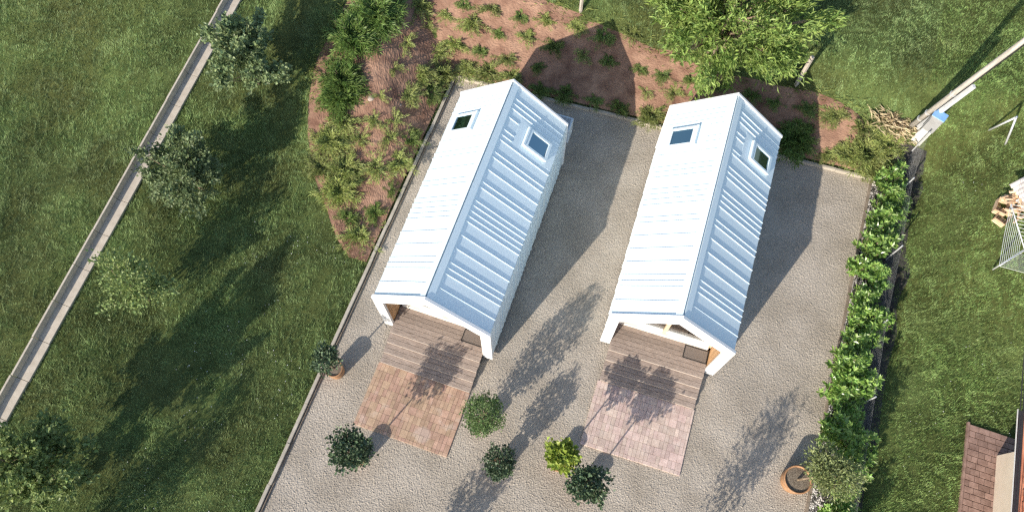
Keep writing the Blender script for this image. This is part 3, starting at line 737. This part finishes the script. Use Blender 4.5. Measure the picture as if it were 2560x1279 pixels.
# ------------------------------------------------------------------ cabins
W2, LEN, HE, HR = 1.5, 6.02, 2.288, 3.554
SLOPE = math.atan2(HR-HE, W2)
def cabin(x, y, az, ribs, shortL, shortR, label, curtains):
    t = thing('gabled_cabin', label, 'cabin', (x, y, 0), -az, 'white gabled cabins')
    sn, cs = math.sin(SLOPE), math.cos(SLOPE)
    def S(side, u, v, n):      # slope coordinates: u = plan distance from ridge, n = height above the sheet
        z = HR-u*math.tan(SLOPE); return (side*(u+n*sn), v, z-.022/cs+n*cs)
    def sbox(mb, side, u0, u1, v0, v1, n0, n1, topin=0.0):
        e = topin
        p = [S(side, u0, v0, n0), S(side, u1, v0, n0), S(side, u1, v1, n0), S(side, u0, v1, n0), S(side, u0, v0+e, n1), S(side, u1, v0+e, n1), S(side, u1, v1-e, n1), S(side, u0, v1-e, n1)]
        mb.hexa(p)
    holes = {-1: (.72, 1.24, 4.69, 5.18), 1: (.74, 1.25, 4.71, 5.17)}
    U1 = 1.475
    for side in (-1, 1):
        h = holes[side]; rb = MB()
        for (u0, u1, v0, v1) in ((0.0, U1, .03, h[2]), (0.0, U1, h[3], LEN-.03), (0.0, h[0], h[2], h[3]), (h[1], U1, h[2], h[3])):
            sbox(rb, side, u0+(.012 if u0 == 0 else 0), u1, v0, v1, -.11, 0)
        for v in ribs: sbox(rb, side, .10, U1+.004, v-.011, v+.011, -.002, .018, .004)
        for v in (shortL if side < 0 else shortR): sbox(rb, side, .10, .44, v-.011, v+.011, -.002, .018, .004)
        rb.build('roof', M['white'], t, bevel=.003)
        # skylight
        fr = MB()
        for (u0, u1, v0, v1) in ((h[0]-.035, h[0]+.035, h[2]-.035, h[3]+.035), (h[1]-.035, h[1]+.035, h[2]-.035, h[3]+.035), (h[0]+.036, h[1]-.036, h[2]-.035, h[2]+.03), (h[0]+.036, h[1]-.036, h[3]-.03, h[3]+.035)):
            sbox(fr, side, u0, u1, v0, v1, -.09, .075)
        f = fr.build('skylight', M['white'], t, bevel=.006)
        pn = MB(); sbox(pn, side, h[0]+.037, h[1]-.037, h[2]+.032, h[3]-.032, .040, .046); pn.build('pane', M['glass_sky'], f)
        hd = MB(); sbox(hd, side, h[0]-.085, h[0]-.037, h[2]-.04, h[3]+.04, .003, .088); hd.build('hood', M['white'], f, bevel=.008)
        fl = MB(); sbox(fl, side, .46, h[0]-.102, 4.50, 5.30, .001, .005); sbox(fl, side, h[1]+.04, U1, 4.56, 5.24, .001, .005)
        sbox(fl, side, h[0]-.10, h[1]+.04, 4.50, h[2]-.052, .001, .005); sbox(fl, side, h[0]-.10, h[1]+.04, h[3]+.052, 5.30, .001, .005)
        fl.build('flashing', M['white'], f)
        # side wall with vertical ribs
        wl = MB()
        x0, x1 = sorted((side*1.36, side*1.472)); wl.box(x0, x1, .03, LEN-.03, .14, HE-.115)
        xa, xb = sorted((side*1.471, side*1.489))
        for v in list(ribs)+list(shortL if side < 0 else shortR): wl.box(xa, xb, v-.016, v+.016, .13, HE-.03)
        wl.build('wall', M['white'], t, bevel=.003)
    cp_ = MB()
    for v0, v1 in ((.03, 3.05), (3.054, LEN-.03)):
        for side in (-1, 1):
            sbox(cp_, side, 0.0, .135, v0, v1, .026, .031)
            sbox(cp_, side, .132, .137, v0, v1, .001, .03)
    cp_.build('ridge_cap', M['white'], t)
    prof = lambda w_, he, hr, zb: [(-w_, zb), (-w_, he), (0, hr), (w_, he), (w_, zb)]
    def ring(o, i, y0, y1):
        mb = MB(); n = len(o); vs = [(px, y0, pz) for px, pz in o]+[(px, y0, pz) for px, pz in i]+[(px, y1, pz) for px, pz in o]+[(px, y1, pz) for px, pz in i]
        fs = []
        for k in range(n-1):
            fs += [(k, k+1, n+k+1, n+k), (2*n+k, 3*n+k, 3*n+k+1, 2*n+k+1), (k, 2*n+k, 2*n+k+1, k+1), (n+k, n+k+1, 3*n+k+1, 3*n+k)]
        fs += [(0, n, 3*n, 2*n), (n-1, 3*n-1, 4*n-1, 2*n-1)]
        return mb.add(vs, fs)
    ob = prof(1.512, HE+.02, HR+.045, .13); ib = prof(1.25, 2.09, 3.145, .13)
    fr = ring(ob, ib, -.05, .028).build('front_frame', M['frame_white'], t, bevel=.005)
    for sx in (-1, 1):
        xa, xb = sorted((sx*1.425, sx*1.432)); MB().box(xa, xb, -.053, -.048, .14, HE-.08).build('trim_line', M['cabinet'], fr)
    bk = ring(prof(1.505, HE+.015, HR+.035, .13), prof(1.34, 2.16, 3.29, .13), LEN-.028, LEN+.03).build('rear_frame', M['frame_white'], t, bevel=.005)
    MB().prism(prof(1.36, 2.17, 3.30, .14), LEN-.14, LEN-.035).build('back_wall', M['white'], t)
    pb_ = MB(); pb_.box(-1.33, 1.33, .2, LEN-.15, .0, .138); pb_.build('plinth', M['plinth'], t)
    # porch
    for side in (-1, 1):
        c = MB()
        for k in range(9):
            v = .035+k*.056; xa, xb = sorted((side*1.262, side*1.34)); c.box(xa, xb, v, v+.05, .15, 2.12)
        c.build('porch_cladding', M['clad'], t)
        ce = MB(); 
        sbox(ce, side, .03, 1.30, .03, .60, -.16, -.115); ce.build('porch_ceiling', M['clad'], t)
    # glazed front at the back of the porch
    yg = .56
    gf = ring(prof(1.26, 2.07, 3.13, .36), prof(1.19, 2.02, 3.05, .36), yg, yg+.09).build('glass_front', M['pine'], t)
    MB().box(-.045, .045, yg-.03, yg+.1, .505, 3.09).build('mullion', M['pine'], gf)
    MB().box(-1.19, 1.19, yg-.08, yg+.03, .362, .50).build('sill', M['sill'], gf, bevel=.006)
    rl = MB(); rl.box(-1.19, -.046, yg+.005, yg+.07, .503, .60); rl.box(.046, 1.19, yg+.005, yg+.07, .503, .60); rl.build('rail', M['frame_white'], gf, bevel=.005)
    for sx in (-1, 1):
        xa, xb = sorted((sx*.047, sx*1.188)); za = 3.05-(.05)*.9; zb = 2.03
        MB().prism([(xa, .602), (xb, .602), (xb, zb if sx > 0 else 2.99), (xa, 2.99 if sx > 0 else zb)], yg+.04, yg+.046).build('pane', M['glass'], gf)
    # room
    MB().box(-1.355, 1.355, yg+.1, LEN-.15, .30, .36).build('room_floor', M['floor_in'], t)
    rw = MB()
    rw.box(-1.358, -1.33, yg+.1, LEN-.15, .362, 2.12); rw.box(1.33, 1.358, yg+.1, LEN-.15, .362, 2.12)
    rw.box(-1.329, 1.329, LEN-.2, LEN-.16, .362, 2.1)
    rw.build('room_lining', M['interior'], t)
    if curtains:
        cu = MB()
        for k in range(14): cu.tube([(.75+.03*k, yg+.2+.02*(k % 2), .4), (.75+.03*k, yg+.2+.02*(k % 2), 2.2)], .02, 6)
        cu.build('curtain', M['fabric'], t)
    b_ = MB(); b_.box(-.9, .7, 3.6, 5.4, .365, .75); b_.build('bed', M['fabric'], t, bevel=.05)
    b_ = MB(); b_.box(-1.3, -.85, 1.3, 3.0, .365, 1.2); b_.build('kitchen_counter', M['sill'], t, bevel=.01)
    return t
ribs1 = [.384, .746, .895, 1.042, 1.401, 1.755, 2.122, 2.263, 2.408, 2.558, 2.698, 3.057, 3.207, 3.56, 3.919, 4.067, 4.43, 5.358, 5.50, 5.65]
ribs2 = [.384, .746, .894, 1.043, 1.405, 1.76, 2.12, 2.482, 2.624, 2.986, 3.136, 3.287, 3.434, 3.791, 3.945, 4.089, 4.459, 5.383, 5.53, 5.677]
CAB = [(-1.92505, 5.45759, .3358), (3.75148, 5.0, .3128)]
cab1 = cabin(*CAB[0], ribs1, [4.71, 4.858, 5.006], [4.575, 4.733, 5.095], 'left white metal-clad cabin with gable roof, above the tan brick patio', False)
cab2 = cabin(*CAB[1], ribs2, [4.705, 4.855, 5.215], [4.575, 4.94, 5.09], 'right white metal-clad cabin with gable roof, beside the laurel hedge side', True)
# air handling unit behind the left cabin
def L2W(c, u, v):
    x, y, a = CAB[c]; return (x+u*math.cos(a)+v*math.sin(a), y-u*math.sin(a)+v*math.cos(a))
q = L2W(0, 1.22, 6.55)
ac = thing('air_conditioner', 'shade-tinted air conditioner unit behind the left cabin', 'air conditioner', (*q, 0), -CAB[0][2])
MB().box(-.30, .27, -.19, .22, .75, 1.45).build('casing', M['ac'], ac, bevel=.01)
gr = MB()
for k in range(9): gr.box(-.26, .22, -.13+k*.035, -.116+k*.035, 1.451, 1.46)
gr.build('grille', M['cabinet'], ac)
lg = MB(); lg.box(-.25, -.20, -.49, .12, .70, .748); lg.box(.15, .2, -.49, .12, .70, .748); lg.build('bracket', M['galv'], ac)

# ------------------------------------------------------------------ decks, mats, patios
def deck(c, label):
    x, y, a = CAB[c]; t = thing('wooden_deck', label, 'deck', (x, y, 0), -a, 'stepped wooden decks')
    def boards(v0, v1, n, z, u=1.245):
        mb = MB(); w_ = (v1-v0)/n
        for k in range(n): 
            j = rng.uniform(-.003, .003); mb.box(-u+rng.uniform(-.004, .004), u+rng.uniform(-.004, .004), v0+k*w_+.0045, v0+(k+1)*w_-.0045, z-.03+j, z+j)
        return mb
    boards(-.25, .485, 6, .36).build('deck_boards', M['deck'], t, bevel=.003)
    for k in range(3):
        v1 = -.27-.258*k; z = .28-.08*k
        mb = boards(v1-.240, v1-.003, 2, z)
        st_o = mb.build('step', M['deck'], t, bevel=.003)
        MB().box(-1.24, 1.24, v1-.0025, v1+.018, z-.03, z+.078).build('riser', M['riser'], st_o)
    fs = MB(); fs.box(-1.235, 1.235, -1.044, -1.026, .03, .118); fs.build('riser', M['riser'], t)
    un = MB(); un.box(-1.22, 1.22, -.24, .48, .0, .325)
    for k in range(3): un.box(-1.22, 1.22, -.505-.258*k, -.275-.258*k, 0, .245-.08*k)
    un.build('substructure', M['plinth'], t)
deck(0, 'weathered wooden deck with three steps, in front of the left cabin')
deck(1, 'weathered wooden deck with three steps, in front of the right cabin')
def doormat(c, u0, u1, v0, v1, label):
    q = L2W(c, (u0+u1)/2, (v0+v1)/2); t = thing('doormat', label, 'doormat', (*q, .364), -CAB[c][2], 'doormats')
    a, b = (u1-u0)/2, (v1-v0)/2
    MB().box(-a+.026, a-.026, -b+.026, b-.026, 0, .014).build('fibre', M['mat'], t)
    bd = MB(); bd.box(-a, a, -b, -b+.025, 0, .012); bd.box(-a, a, b-.025, b, 0, .012); bd.box(-a, -a+.025, -b+.0255, b-.0255, 0, .012); bd.box(a-.025, a, -b+.0255, b-.0255, 0, .012)
    bd.build('border', M['rubber'], t)
doormat(0, .585, 1.215, .11, .455, 'brown doormat on the left deck, partly under the gable frame')
doormat(1, .615, 1.24, .105, .46, 'brown doormat with black border on the right deck')
def patio(c, name, v0, v1, u0, u1, m, label, seed):
    g = np.random.default_rng(seed); x, y, a = CAB[c]; mb = MB()
    v = v1; 
    while v > v0+.02:
        vb = max(v-.2, v0); u = u0-(g.uniform(0, .0)); off = g.uniform(0, .05)
        first = True
        while u < u1-.01:
            w_ = .1 if g.random() < .8 else .2
            if first and g.random() < .5: w_ = .1
            first = False
            ue = min(u+w_, u1); 
            if u1-ue < .04: ue = u1
            z = .055+g.uniform(-.0025, .0025)
            mb.box(u+.0022, ue-.0022, vb+.0025, v-.0025, .0, z); u = ue
        v = vb
    o = mb.build(name, m, bevel=.003); o.location = (x, y, 0); o.rotation_euler = (0, 0, -a)
    tag(o, label, kind='structure')
    j = MB().box(u0+.004, u1-.004, v0+.004, v1-.004, 0, .048).build('patio_joint_sand', M['joint']); j.location = o.location; j.rotation_euler = o.rotation_euler
    tag(j, 'sand in the joints under the paving', kind='structure')
patio(0, 'brick_patio', -2.735, -1.046, -1.275, 1.25, M['brick_tan'], 'tan brick patio in front of the left deck', 5)
patio(1, 'brick_patio', -2.745, -1.046, -1.28, 1.275, M['brick_pink'], 'pinkish grey brick patio in front of the right deck', 6)

# ------------------------------------------------------------------ potted trees
def pot(t, r, h, soil=.05):
    p = MB().lathe([(0, .0), (r*.82, .0), (r*.86, .02), (r*.95, h*.45), (r, h*.96), (r*1.02, h), (r*.93, h), (r*.90, h-.01), (r*.88, h-soil)], 36).build('pot', M['terracotta'], t, smooth=True)
    for z in (h*.22, h*.78):
        rr = r*(.86+.14*z/h)+.006; MB().lathe([(rr-.004, z-.014), (rr, z-.012), (rr, z+.012), (rr-.004, z+.014)], 36).build('hoop', M['bark'], p)
    n = 40; mb = MB().lathe([(0.001, h-soil+.01), (r*.5, h-soil+.012), (r*.88, h-soil)], 24); mb.build('soil', M['potsoil'], p)
def potted(name, label, xy, pr, ph, c, cr, n, mleaf, nl, L, Wd, spread, seed, tr=.022, lean=(0, 0), lump=.4, up=.4, hollow=.35, cat='potted tree', group='potted trees on the gravel'):
    z0 = float(hgt(*xy)); t = thing(name, label, cat, (xy[0], xy[1], z0), rng.uniform(-.2, .2), group)
    pot(t, pr, ph)
    pts = blob_points(n, (lean[0], lean[1], c), cr, lump, hollow, seed)
    mb = MB(); mb.tube([(0, 0, ph-.06), (lean[0]*.4, lean[1]*.4, (ph+c)/2), (lean[0], lean[1], c)], [tr, tr*.85, tr*.6], 7)
    g = np.random.default_rng(seed+1)
    for i in g.choice(n, min(n, 16), replace=False):
        f = np.array([lean[0], lean[1], c-.15*cr[2]]); q = pts[i]; mb.tube([f, f*.5+q*.5+g.normal(size=3)*.02, q], [tr*.5, tr*.35, tr*.15], 5)
    mb.build('trunk', M['bark'], t, smooth=True)
    V, F = crown_leaves(pts, nl, L, Wd, spread, up, .8, (lean[0], lean[1], c-.1)); np_mesh('crown', V, F, mleaf, t)
    return t
potted('potted_tree', 'small dark standard tree in a wooden tub beside the left kerb', (-4.55, 4.63), .225, .46, 1.42, (.36, .35, .31), 100, M['leaf_dark'], 10, .075, .055, .05, 31, hollow=.3)
potted('potted_tree', 'dark leafy standard tree in a tub at the left corner of the tan patio', (-3.77, 2.47), .215, .42, 1.5, (.54, .52, .44), 150, M['leaf_dark'], 11, .085, .065, .06, 32, lump=.5)
potted('potted_tree', 'slender light green bushy tree right of the tan patio', (-.72, 3.28), .2, .38, 1.35, (.46, .46, 1.0), 330, M['leaf_bush'], 9, .06, .042, .06, 33, lump=.22, hollow=.5)
potted('potted_tree', 'compact dark green bushy tree below the light green one', (-.30, 2.22), .2, .38, .95, (.37, .37, .5), 170, M['leaf_dark'], 9, .065, .05, .05, 34, lump=.25, hollow=.5)
potted('potted_tree', 'lime green large-leaved standard in a tub left of the pink patio', (1.13, 2.31), .235, .43, 1.42, (.40, .38, .34), 80, M['leaf_lime'], 9, .13, .095, .055, 35, lump=.35)
potted('potted_tree', 'dark curly-leaved standard in a tub at the corner of the pink patio', (1.74, 1.69), .215, .42, 1.5, (.49, .47, .44), 150, M['leaf_dark'], 11, .085, .07, .055, 36, lump=.5)
potted('potted_tree', 'olive tree in a large wooden tub against the hedge', (6.88, 1.86), .335, .5, 1.35, (.68, .64, .58), 280, M['leaf_olive'], 12, .09, .036, .08, 37, tr=.035, lean=(.50, .10), hollow=.25)
# two more tubs stand just below the picture; their shadows reach into it
potted('potted_tree', 'bushy potted tree just below the picture, shading the lower gravel', (-2.75, -.78), .22, .42, 1.35, (.5, .5, .62), 170, M['leaf_bush'], 9, .07, .05, .07, 38)
potted('potted_tree', 'tall potted tree just below the picture, shading gravel by the hedge', (3.62, -.55), .25, .45, 1.85, (.55, .55, .95), 190, M['leaf_olive'], 9, .075, .04, .09, 39, lump=.5)

# ------------------------------------------------------------------ posts, pole, cabinet, frame
def wood_post(px, py, h, r, label, lean=(0, 0)):
    p = at(px, py); t = MB()
    t.hexa([(-r, -r, -.2), (r, -r, -.2), (r, r, -.2), (-r, r, -.2), (-r+lean[0], -r+lean[1], h), (r+lean[0], -r+lean[1], h), (r+lean[0], r+lean[1], h), (-r+lean[0], r+lean[1], h)])
    o = t.build('wooden_post', M['postwood'], bevel=.008); o.location = p; o.rotation_euler = (0, 0, .4); tag(o, label, 'post', 'wooden posts')
wood_post(1993, 216, 1.3, .045, 'bare wooden post in the shadow right of the big tree')
wood_post(1455, 30, 1.2, .04, 'bare wooden post at the top edge above the mulch bank')
pb3 = at(2276, 322)
ph_ = 4.35; tp = G(2560, 112, pb3[2]+ph_)[:2]-pb3[:2]
pole = thing('utility_pole', 'leaning weathered timber utility pole beside the grey cabinet', 'utility pole', tuple(pb3))
ex = 8.5/ph_
MB().tube([(0, 0, -.1), (tp[0]*.5, tp[1]*.5, ph_*.5), (tp[0], tp[1], ph_), (tp[0]*ex, tp[1]*ex, 8.5)], [.078, .070, .062, .055], 12).build('shaft', M['polewood'], pole, smooth=True)
ft = MB(); o_ = np.array([.19, -.06])
ft.hexa([(o_[0]-.05, o_[1]-.065, -.1), (o_[0]+.05, o_[1]-.065, -.1), (o_[0]+.05, o_[1]+.065, -.1), (o_[0]-.05, o_[1]+.065, -.1)] + [(o_[0]+tp[0]*.55+dx, o_[1]+tp[1]*.55+dy, 2.4) for dx, dy in ((-.045, -.06), (.045, -.06), (.045, .06), (-.045, .06))])
ft.build('concrete_foot', M['foot'], pole, bevel=.01)
for z in (.5, .85, 1.9): MB().tube([(tp[0]*z/ph_, tp[1]*z/ph_, z-.02), (tp[0]*z/ph_, tp[1]*z/ph_, z+.02)], .085, 12).build('steel_band', M['galv'], pole)
cd = MB(); cd.tube([(tp[0]*z/ph_+.08, tp[1]*z/ph_-.045, z) for z in (0, 2, 4, 6, 8)], .018, 6); cd.build('cable_duct', M['cable'], pole)
cb = at(2298, 352)
cab_ = thing('service_cabinet', 'slim grey service cabinet on a cream base beside the pole', 'cabinet', tuple(cb), R(-40))
MB().box(-.17, .17, -.13, .13, .58, 1.18).build('casing', M['cabinet'], cab_, bevel=.008)
MB().box(-.18, .18, -.14, .14, 1.182, 1.205).build('lid', M['sky_reflection_lid'], cab_, bevel=.006)
MB().box(-.15, .15, -.15, .13, -.1, .578).build('base', M['cabinet_base'], cab_, bevel=.01)
MB().box(-.155, -.145, -.35, -.132, .62, 1.15).build('door', M['cabinet'], cab_)
# A-shaped clothes-line support
def tube_obj(name, pts, r, m, parent, seg=8): return MB().tube(pts, r, seg).build(name, m, parent, smooth=True)
b1 = at(2475, 331); b2 = at(2517, 368); apx = G(2545, 300, b1[2]+.95)
fr = thing('steel_support', 'grey steel A-frame standing in the right lawn', 'frame', tuple(b1))
tube_obj('leg', [(0, 0, -.05), tuple(apx-b1)], .028, M['galv'], fr)
tube_obj('leg', [tuple(b2-b1-np.array([0, 0, .05])), tuple(apx-b1+np.array([-.03, -.02, 0]))], .028, M['galv'], fr)
# rotary clothes dryer at the right edge
hub_z = 1.35
gz = float(hgt(14.5, 6.9)); hb = G(2562, 632, gz+hub_z)
dr_ = thing('rotary_dryer', 'white rotary clothes dryer with many lines at the right edge', 'clothes dryer', (hb[0], hb[1], gz))
tube_obj('pole', [(0, 0, 0), (0, 0, 1.75)], .025, M['aluminium'], dr_)
tips = []
t1_ = G(2528, 518, gz+1.75)-hb; t2_ = G(2498, 672, gz+1.75)-hb
for tt_ in (t1_, t2_, np.array([-t1_[0]*.9, -t1_[1]*.9, 0]), np.array([-t2_[0]*1.2, -t2_[1]*1.2, 0])):
    p_ = np.array([tt_[0], tt_[1], 1.75]); tips.append(p_)
order = [0, 1, 2, 3]
for p_ in tips: tube_obj('arm', [(0, 0, hub_z), tuple(p_)], .014, M['aluminium'], dr_)
ln = MB(); hubp = np.array([0, 0, hub_z])
for k in range(10):
    f = 1-.085*k
    for i in range(4):
        a, b = hubp+(tips[i]-hubp)*f, hubp+(tips[(i+1) % 4]-hubp)*f; mid = (a+b)/2-np.array([0, 0, .03])
        ln.tube([a, mid, b], .0055, 4)
ln.build('line', M['line'], dr_)
# firewood stack with corrugated sheets
wp = at(2545, 520)
fw = thing('firewood_stack', 'heap of split firewood under the corrugated sheets', 'firewood', tuple(wp), R(28))
lgm = MB()
for k in range(120):
    x_, y_, z_ = rng.uniform(-.35, .75), rng.uniform(-.5, .35), rng.uniform(.04, .30)
    a_ = rng.normal()*.6; l_ = rng.uniform(.08, .16); r_ = rng.uniform(.03, .055)
    dx, dy = math.cos(a_)*l_, math.sin(a_)*l_
    lgm.tube([(x_-dx, y_-dy, z_), (x_+dx, y_+dy, z_+rng.normal()*.03)], r_, 4)
lgm.build('logs', M['log'], fw)
def crate(px, py, rz, label):
    p = at(px, py); t = thing('wooden_crate', label, 'crate', tuple(p), rz, 'crates by the firewood')
    a, b, h = .2, .15, .2; mb = MB()
    for k in range(3):
        z = .02+k*.065; mb.box(-a, a, -b, -b+.012, z, z+.05); mb.box(-a, a, b-.012, b, z, z+.05); mb.box(-a, -a+.012, -b+.0125, b-.0125, z, z+.05); mb.box(a-.012, a, -b+.0125, b-.0125, z, z+.05)
    mb.build('side_slats', M['log'], t); bt_ = MB()
    for k in range(5): bt_.box(-a+.013, a-.013, -b+.02+k*.055, -b+.065+k*.055, 0, .012)
    bt_.build('bottom_slats', M['log'], t)
crate(2497, 530, R(60), 'open wooden crate at the upper left of the firewood')
crate(2500, 556, R(45), 'open wooden crate at the lower left of the firewood')
def sheet(px, py, z, rz, l, wd, tilt, label):
    p = at(px, py); n = 40; V = []; 
    for i in range(n+1):
        y_ = -wd/2+wd*i/n; zz = .018*math.sin(i/n*wd/.11*2*math.pi)
        V += [(0, y_, zz), (l, y_, zz+tilt)]
    F = [(2*i, 2*i+1, 2*i+3, 2*i+2) for i in range(n)]
    me = bpy.data.meshes.new('corrugated_sheet'); me.from_pydata(V, [], F); me.materials.append(M['sheet']); me.polygons.foreach_set('use_smooth', [True]*len(F))
    o = bpy.data.objects.new('corrugated_sheet', me); C.objects.link(o); o.location = (p[0], p[1], p[2]+z); o.rotation_euler = (0, 0, rz)
    so2 = o.modifiers.new('thickness', 'SOLIDIFY'); so2.thickness = .006
    tag(o, label, 'sheet', 'corrugated sheets over the firewood')
sheet(2517, 512, .46, R(27), 1.8, .62, .08, 'grey corrugated sheet, upper one over the firewood')
sheet(2535, 545, .38, R(25), 1.8, .55, .05, 'rust-streaked corrugated sheet, lower one over the firewood')

# ------------------------------------------------------------------ neighbour house at the lower right
wc = G(2481, 1147)[:2]; dH = np.array([-.298, -.955]); nH = np.array([.955, -.298])   # along the wall towards the viewer / into the house
zH = 0.03
hs = thing('neighbour_house', 'cream plastered house with terracotta roof in the lower right corner', 'house', (wc[0], wc[1], zH))
def HP(s, n_, z): p = dH*s+nH*n_; return (p[0], p[1], z)
def hbox(mb, s0, s1, n0, n1, z0, z1): mb.hexa([HP(s0, n0, z0), HP(s1, n0, z0), HP(s1, n1, z0), HP(s0, n1, z0), HP(s0, n0, z1), HP(s1, n0, z1), HP(s1, n1, z1), HP(s0, n1, z1)])
mb = MB(); hbox(mb, 0, 9, 0, 7, 0, 2.45); mb.add([HP(0, 0, 2.45), HP(0, 7, 2.45), HP(0, 3.5, 4.9), HP(.2, 0, 2.45), HP(.2, 7, 2.45), HP(.2, 3.5, 4.9)], [(0, 1, 2), (3, 5, 4), (0, 2, 5, 3), (1, 4, 5, 2)])
mb.build('wall', M['plaster'], hs)
g0 = G(2552, 1033, 2.2)[:2]-wc; s_g, n_g = g0@dH, g0@nH
RP = .62   # roof pitch tangent
rt = MB()
def roofpt(s, n_, dz=0): return HP(s, n_, 2.22+(n_-n_g)*RP+dz)
rt.hexa([roofpt(s_g, n_g+.05, -.10), roofpt(9.5, n_g+.05, -.10), roofpt(9.5, 3.5, -.10), roofpt(s_g, 3.5, -.10), roofpt(s_g, n_g+.05, -.04), roofpt(9.5, n_g+.05, -.04), roofpt(9.5, 3.5, -.04), roofpt(s_g, 3.5, -.04)])
for i in range(34):
    s = s_g+.1+i*.27
    for k in range(11):
        n0 = n_g+.1+k*.34
        pts = [roofpt(s, n0, .0), roofpt(s, n0+.38, -.02)]
        rt.tube([pts[0], pts[1]], [.085+rng.uniform(-.004, .004), .07], 8)
        rt.hexa([roofpt(s+.06, n0-.02, -.035), roofpt(s+.21, n0-.02, -.035), roofpt(s+.21, n0+.36, -.038), roofpt(s+.06, n0+.36, -.038), roofpt(s+.06, n0-.02, -.005), roofpt(s+.21, n0-.02, -.005), roofpt(s+.21, n0+.36, -.035), roofpt(s+.06, n0+.36, -.035)])
rt.build('roof', M['tile'], hs, smooth=False)
gt = MB()
vs = []; ns = 8
for s in (s_g, 9.5):
    for k in range(ns+1):
        an = math.pi+math.pi*k/ns; vs.append(HP(s, n_g-.02+.07*math.cos(an), 2.19+.07*math.sin(an)))
gt.add(vs, [(k, k+1, ns+2+k, ns+1+k) for k in range(ns)]); gob = gt.build('gutter', M['gutter'], hs, smooth=True)
sm = gob.modifiers.new('thickness', 'SOLIDIFY'); sm.thickness = .006
lip = MB(); hbox(lip, s_g, 9.5, n_g-.10, n_g-.088, 2.17, 2.20); lip.build('gutter_lip', M['verge'], hs)
# drainpipe and pavers beside the wall
pv = MB(); g = np.random.default_rng(4)
tl, tr_, bl, br = [np.array(G(*q)[:2]) for q in ((2415, 1068), (2507, 1099), (2395, 1260), (2474, 1260))]
def PV(u, v): p = tl+(tr_-tl)*u+(bl-tl)*v; return p
wU, wV = np.linalg.norm(tr_-tl), np.linalg.norm(bl-tl); v = 0.0; k = 0
while v < 2.4:
    u = -(.12 if k % 2 else 0); bh = .155
    while u < 1.6:
        bw = g.choice([.155, .23, .23, .27])
        pa_, pb_ = max(u, 0), u+bw
        if pb_ > .02:
            q = [PV(pa_/wU+.01, v/wV+.004), PV(pb_/wU-.002, v/wV+.004), PV(pb_/wU-.002, (v+bh)/wV-.004), PV(pa_/wU+.01, (v+bh)/wV-.004)]
            zt = .06+g.uniform(-.003, .003); pv.hexa([(*p, .06) for p in q[::-1]]+[(*p, zt+.075) for p in q[::-1]])
        u = pb_
    v += bh; k += 1
o = pv.build('house_path', M['house_paver'], bevel=.003); tag(o, 'reddish paver path along the neighbour house', kind='structure')
kb = MB(); 
p0, p1 = PV(-.06, -.02), PV(-.06, 1.7); p2, p3 = PV(-.005, -.02), PV(-.005, 1.7)
kb.hexa([(*p0, 0), (*p1, 0), (*p3, 0), (*p2, 0), (*p0, .15), (*p1, .15), (*p3, .15), (*p2, .15)])
kb.build('path_kerb', M['house_paver']); tag(bpy.data.objects['path_kerb'], 'kerb row of the paver path', kind='structure')
# plant against the wall
pp = G(2513, 1275)[:2]
tree('wall_shrub', 'dark shrub growing against the cream house wall', 'shrub', (pp[0], pp[1], .03), blob_points(70, (0, 0, .45), (.28, .25, .35), .3, .4, 61), M['leaf_dark'], 8, .06, .04, .05, .012, (0, 0, .3), nl=8)
# two service cables over the eaves
for k, (xa, xb) in enumerate(((2556, 2528), (2562, 2536))):
    za = 3.6; a_ = G(xa, 860, za); b_ = G(xb, 1290, 2.9)
    d_ = b_-a_; a_ = a_-d_*3.0+np.array([0, 0, .6]); b_ = b_+d_*.3
    mid = (a_+b_)/2-np.array([0, 0, .12])
    o = MB().tube([a_, (a_+mid)/2-np.array([0, 0, .03]), mid, (b_+mid)/2-np.array([0, 0, .03]), b_], .011, 6).build('power_cable', M['cable'])
    tag(o, ['thin black cable above the eaves, left of the pair', 'thin black cable above the eaves, right of the pair'][k], 'cable', 'service cables')
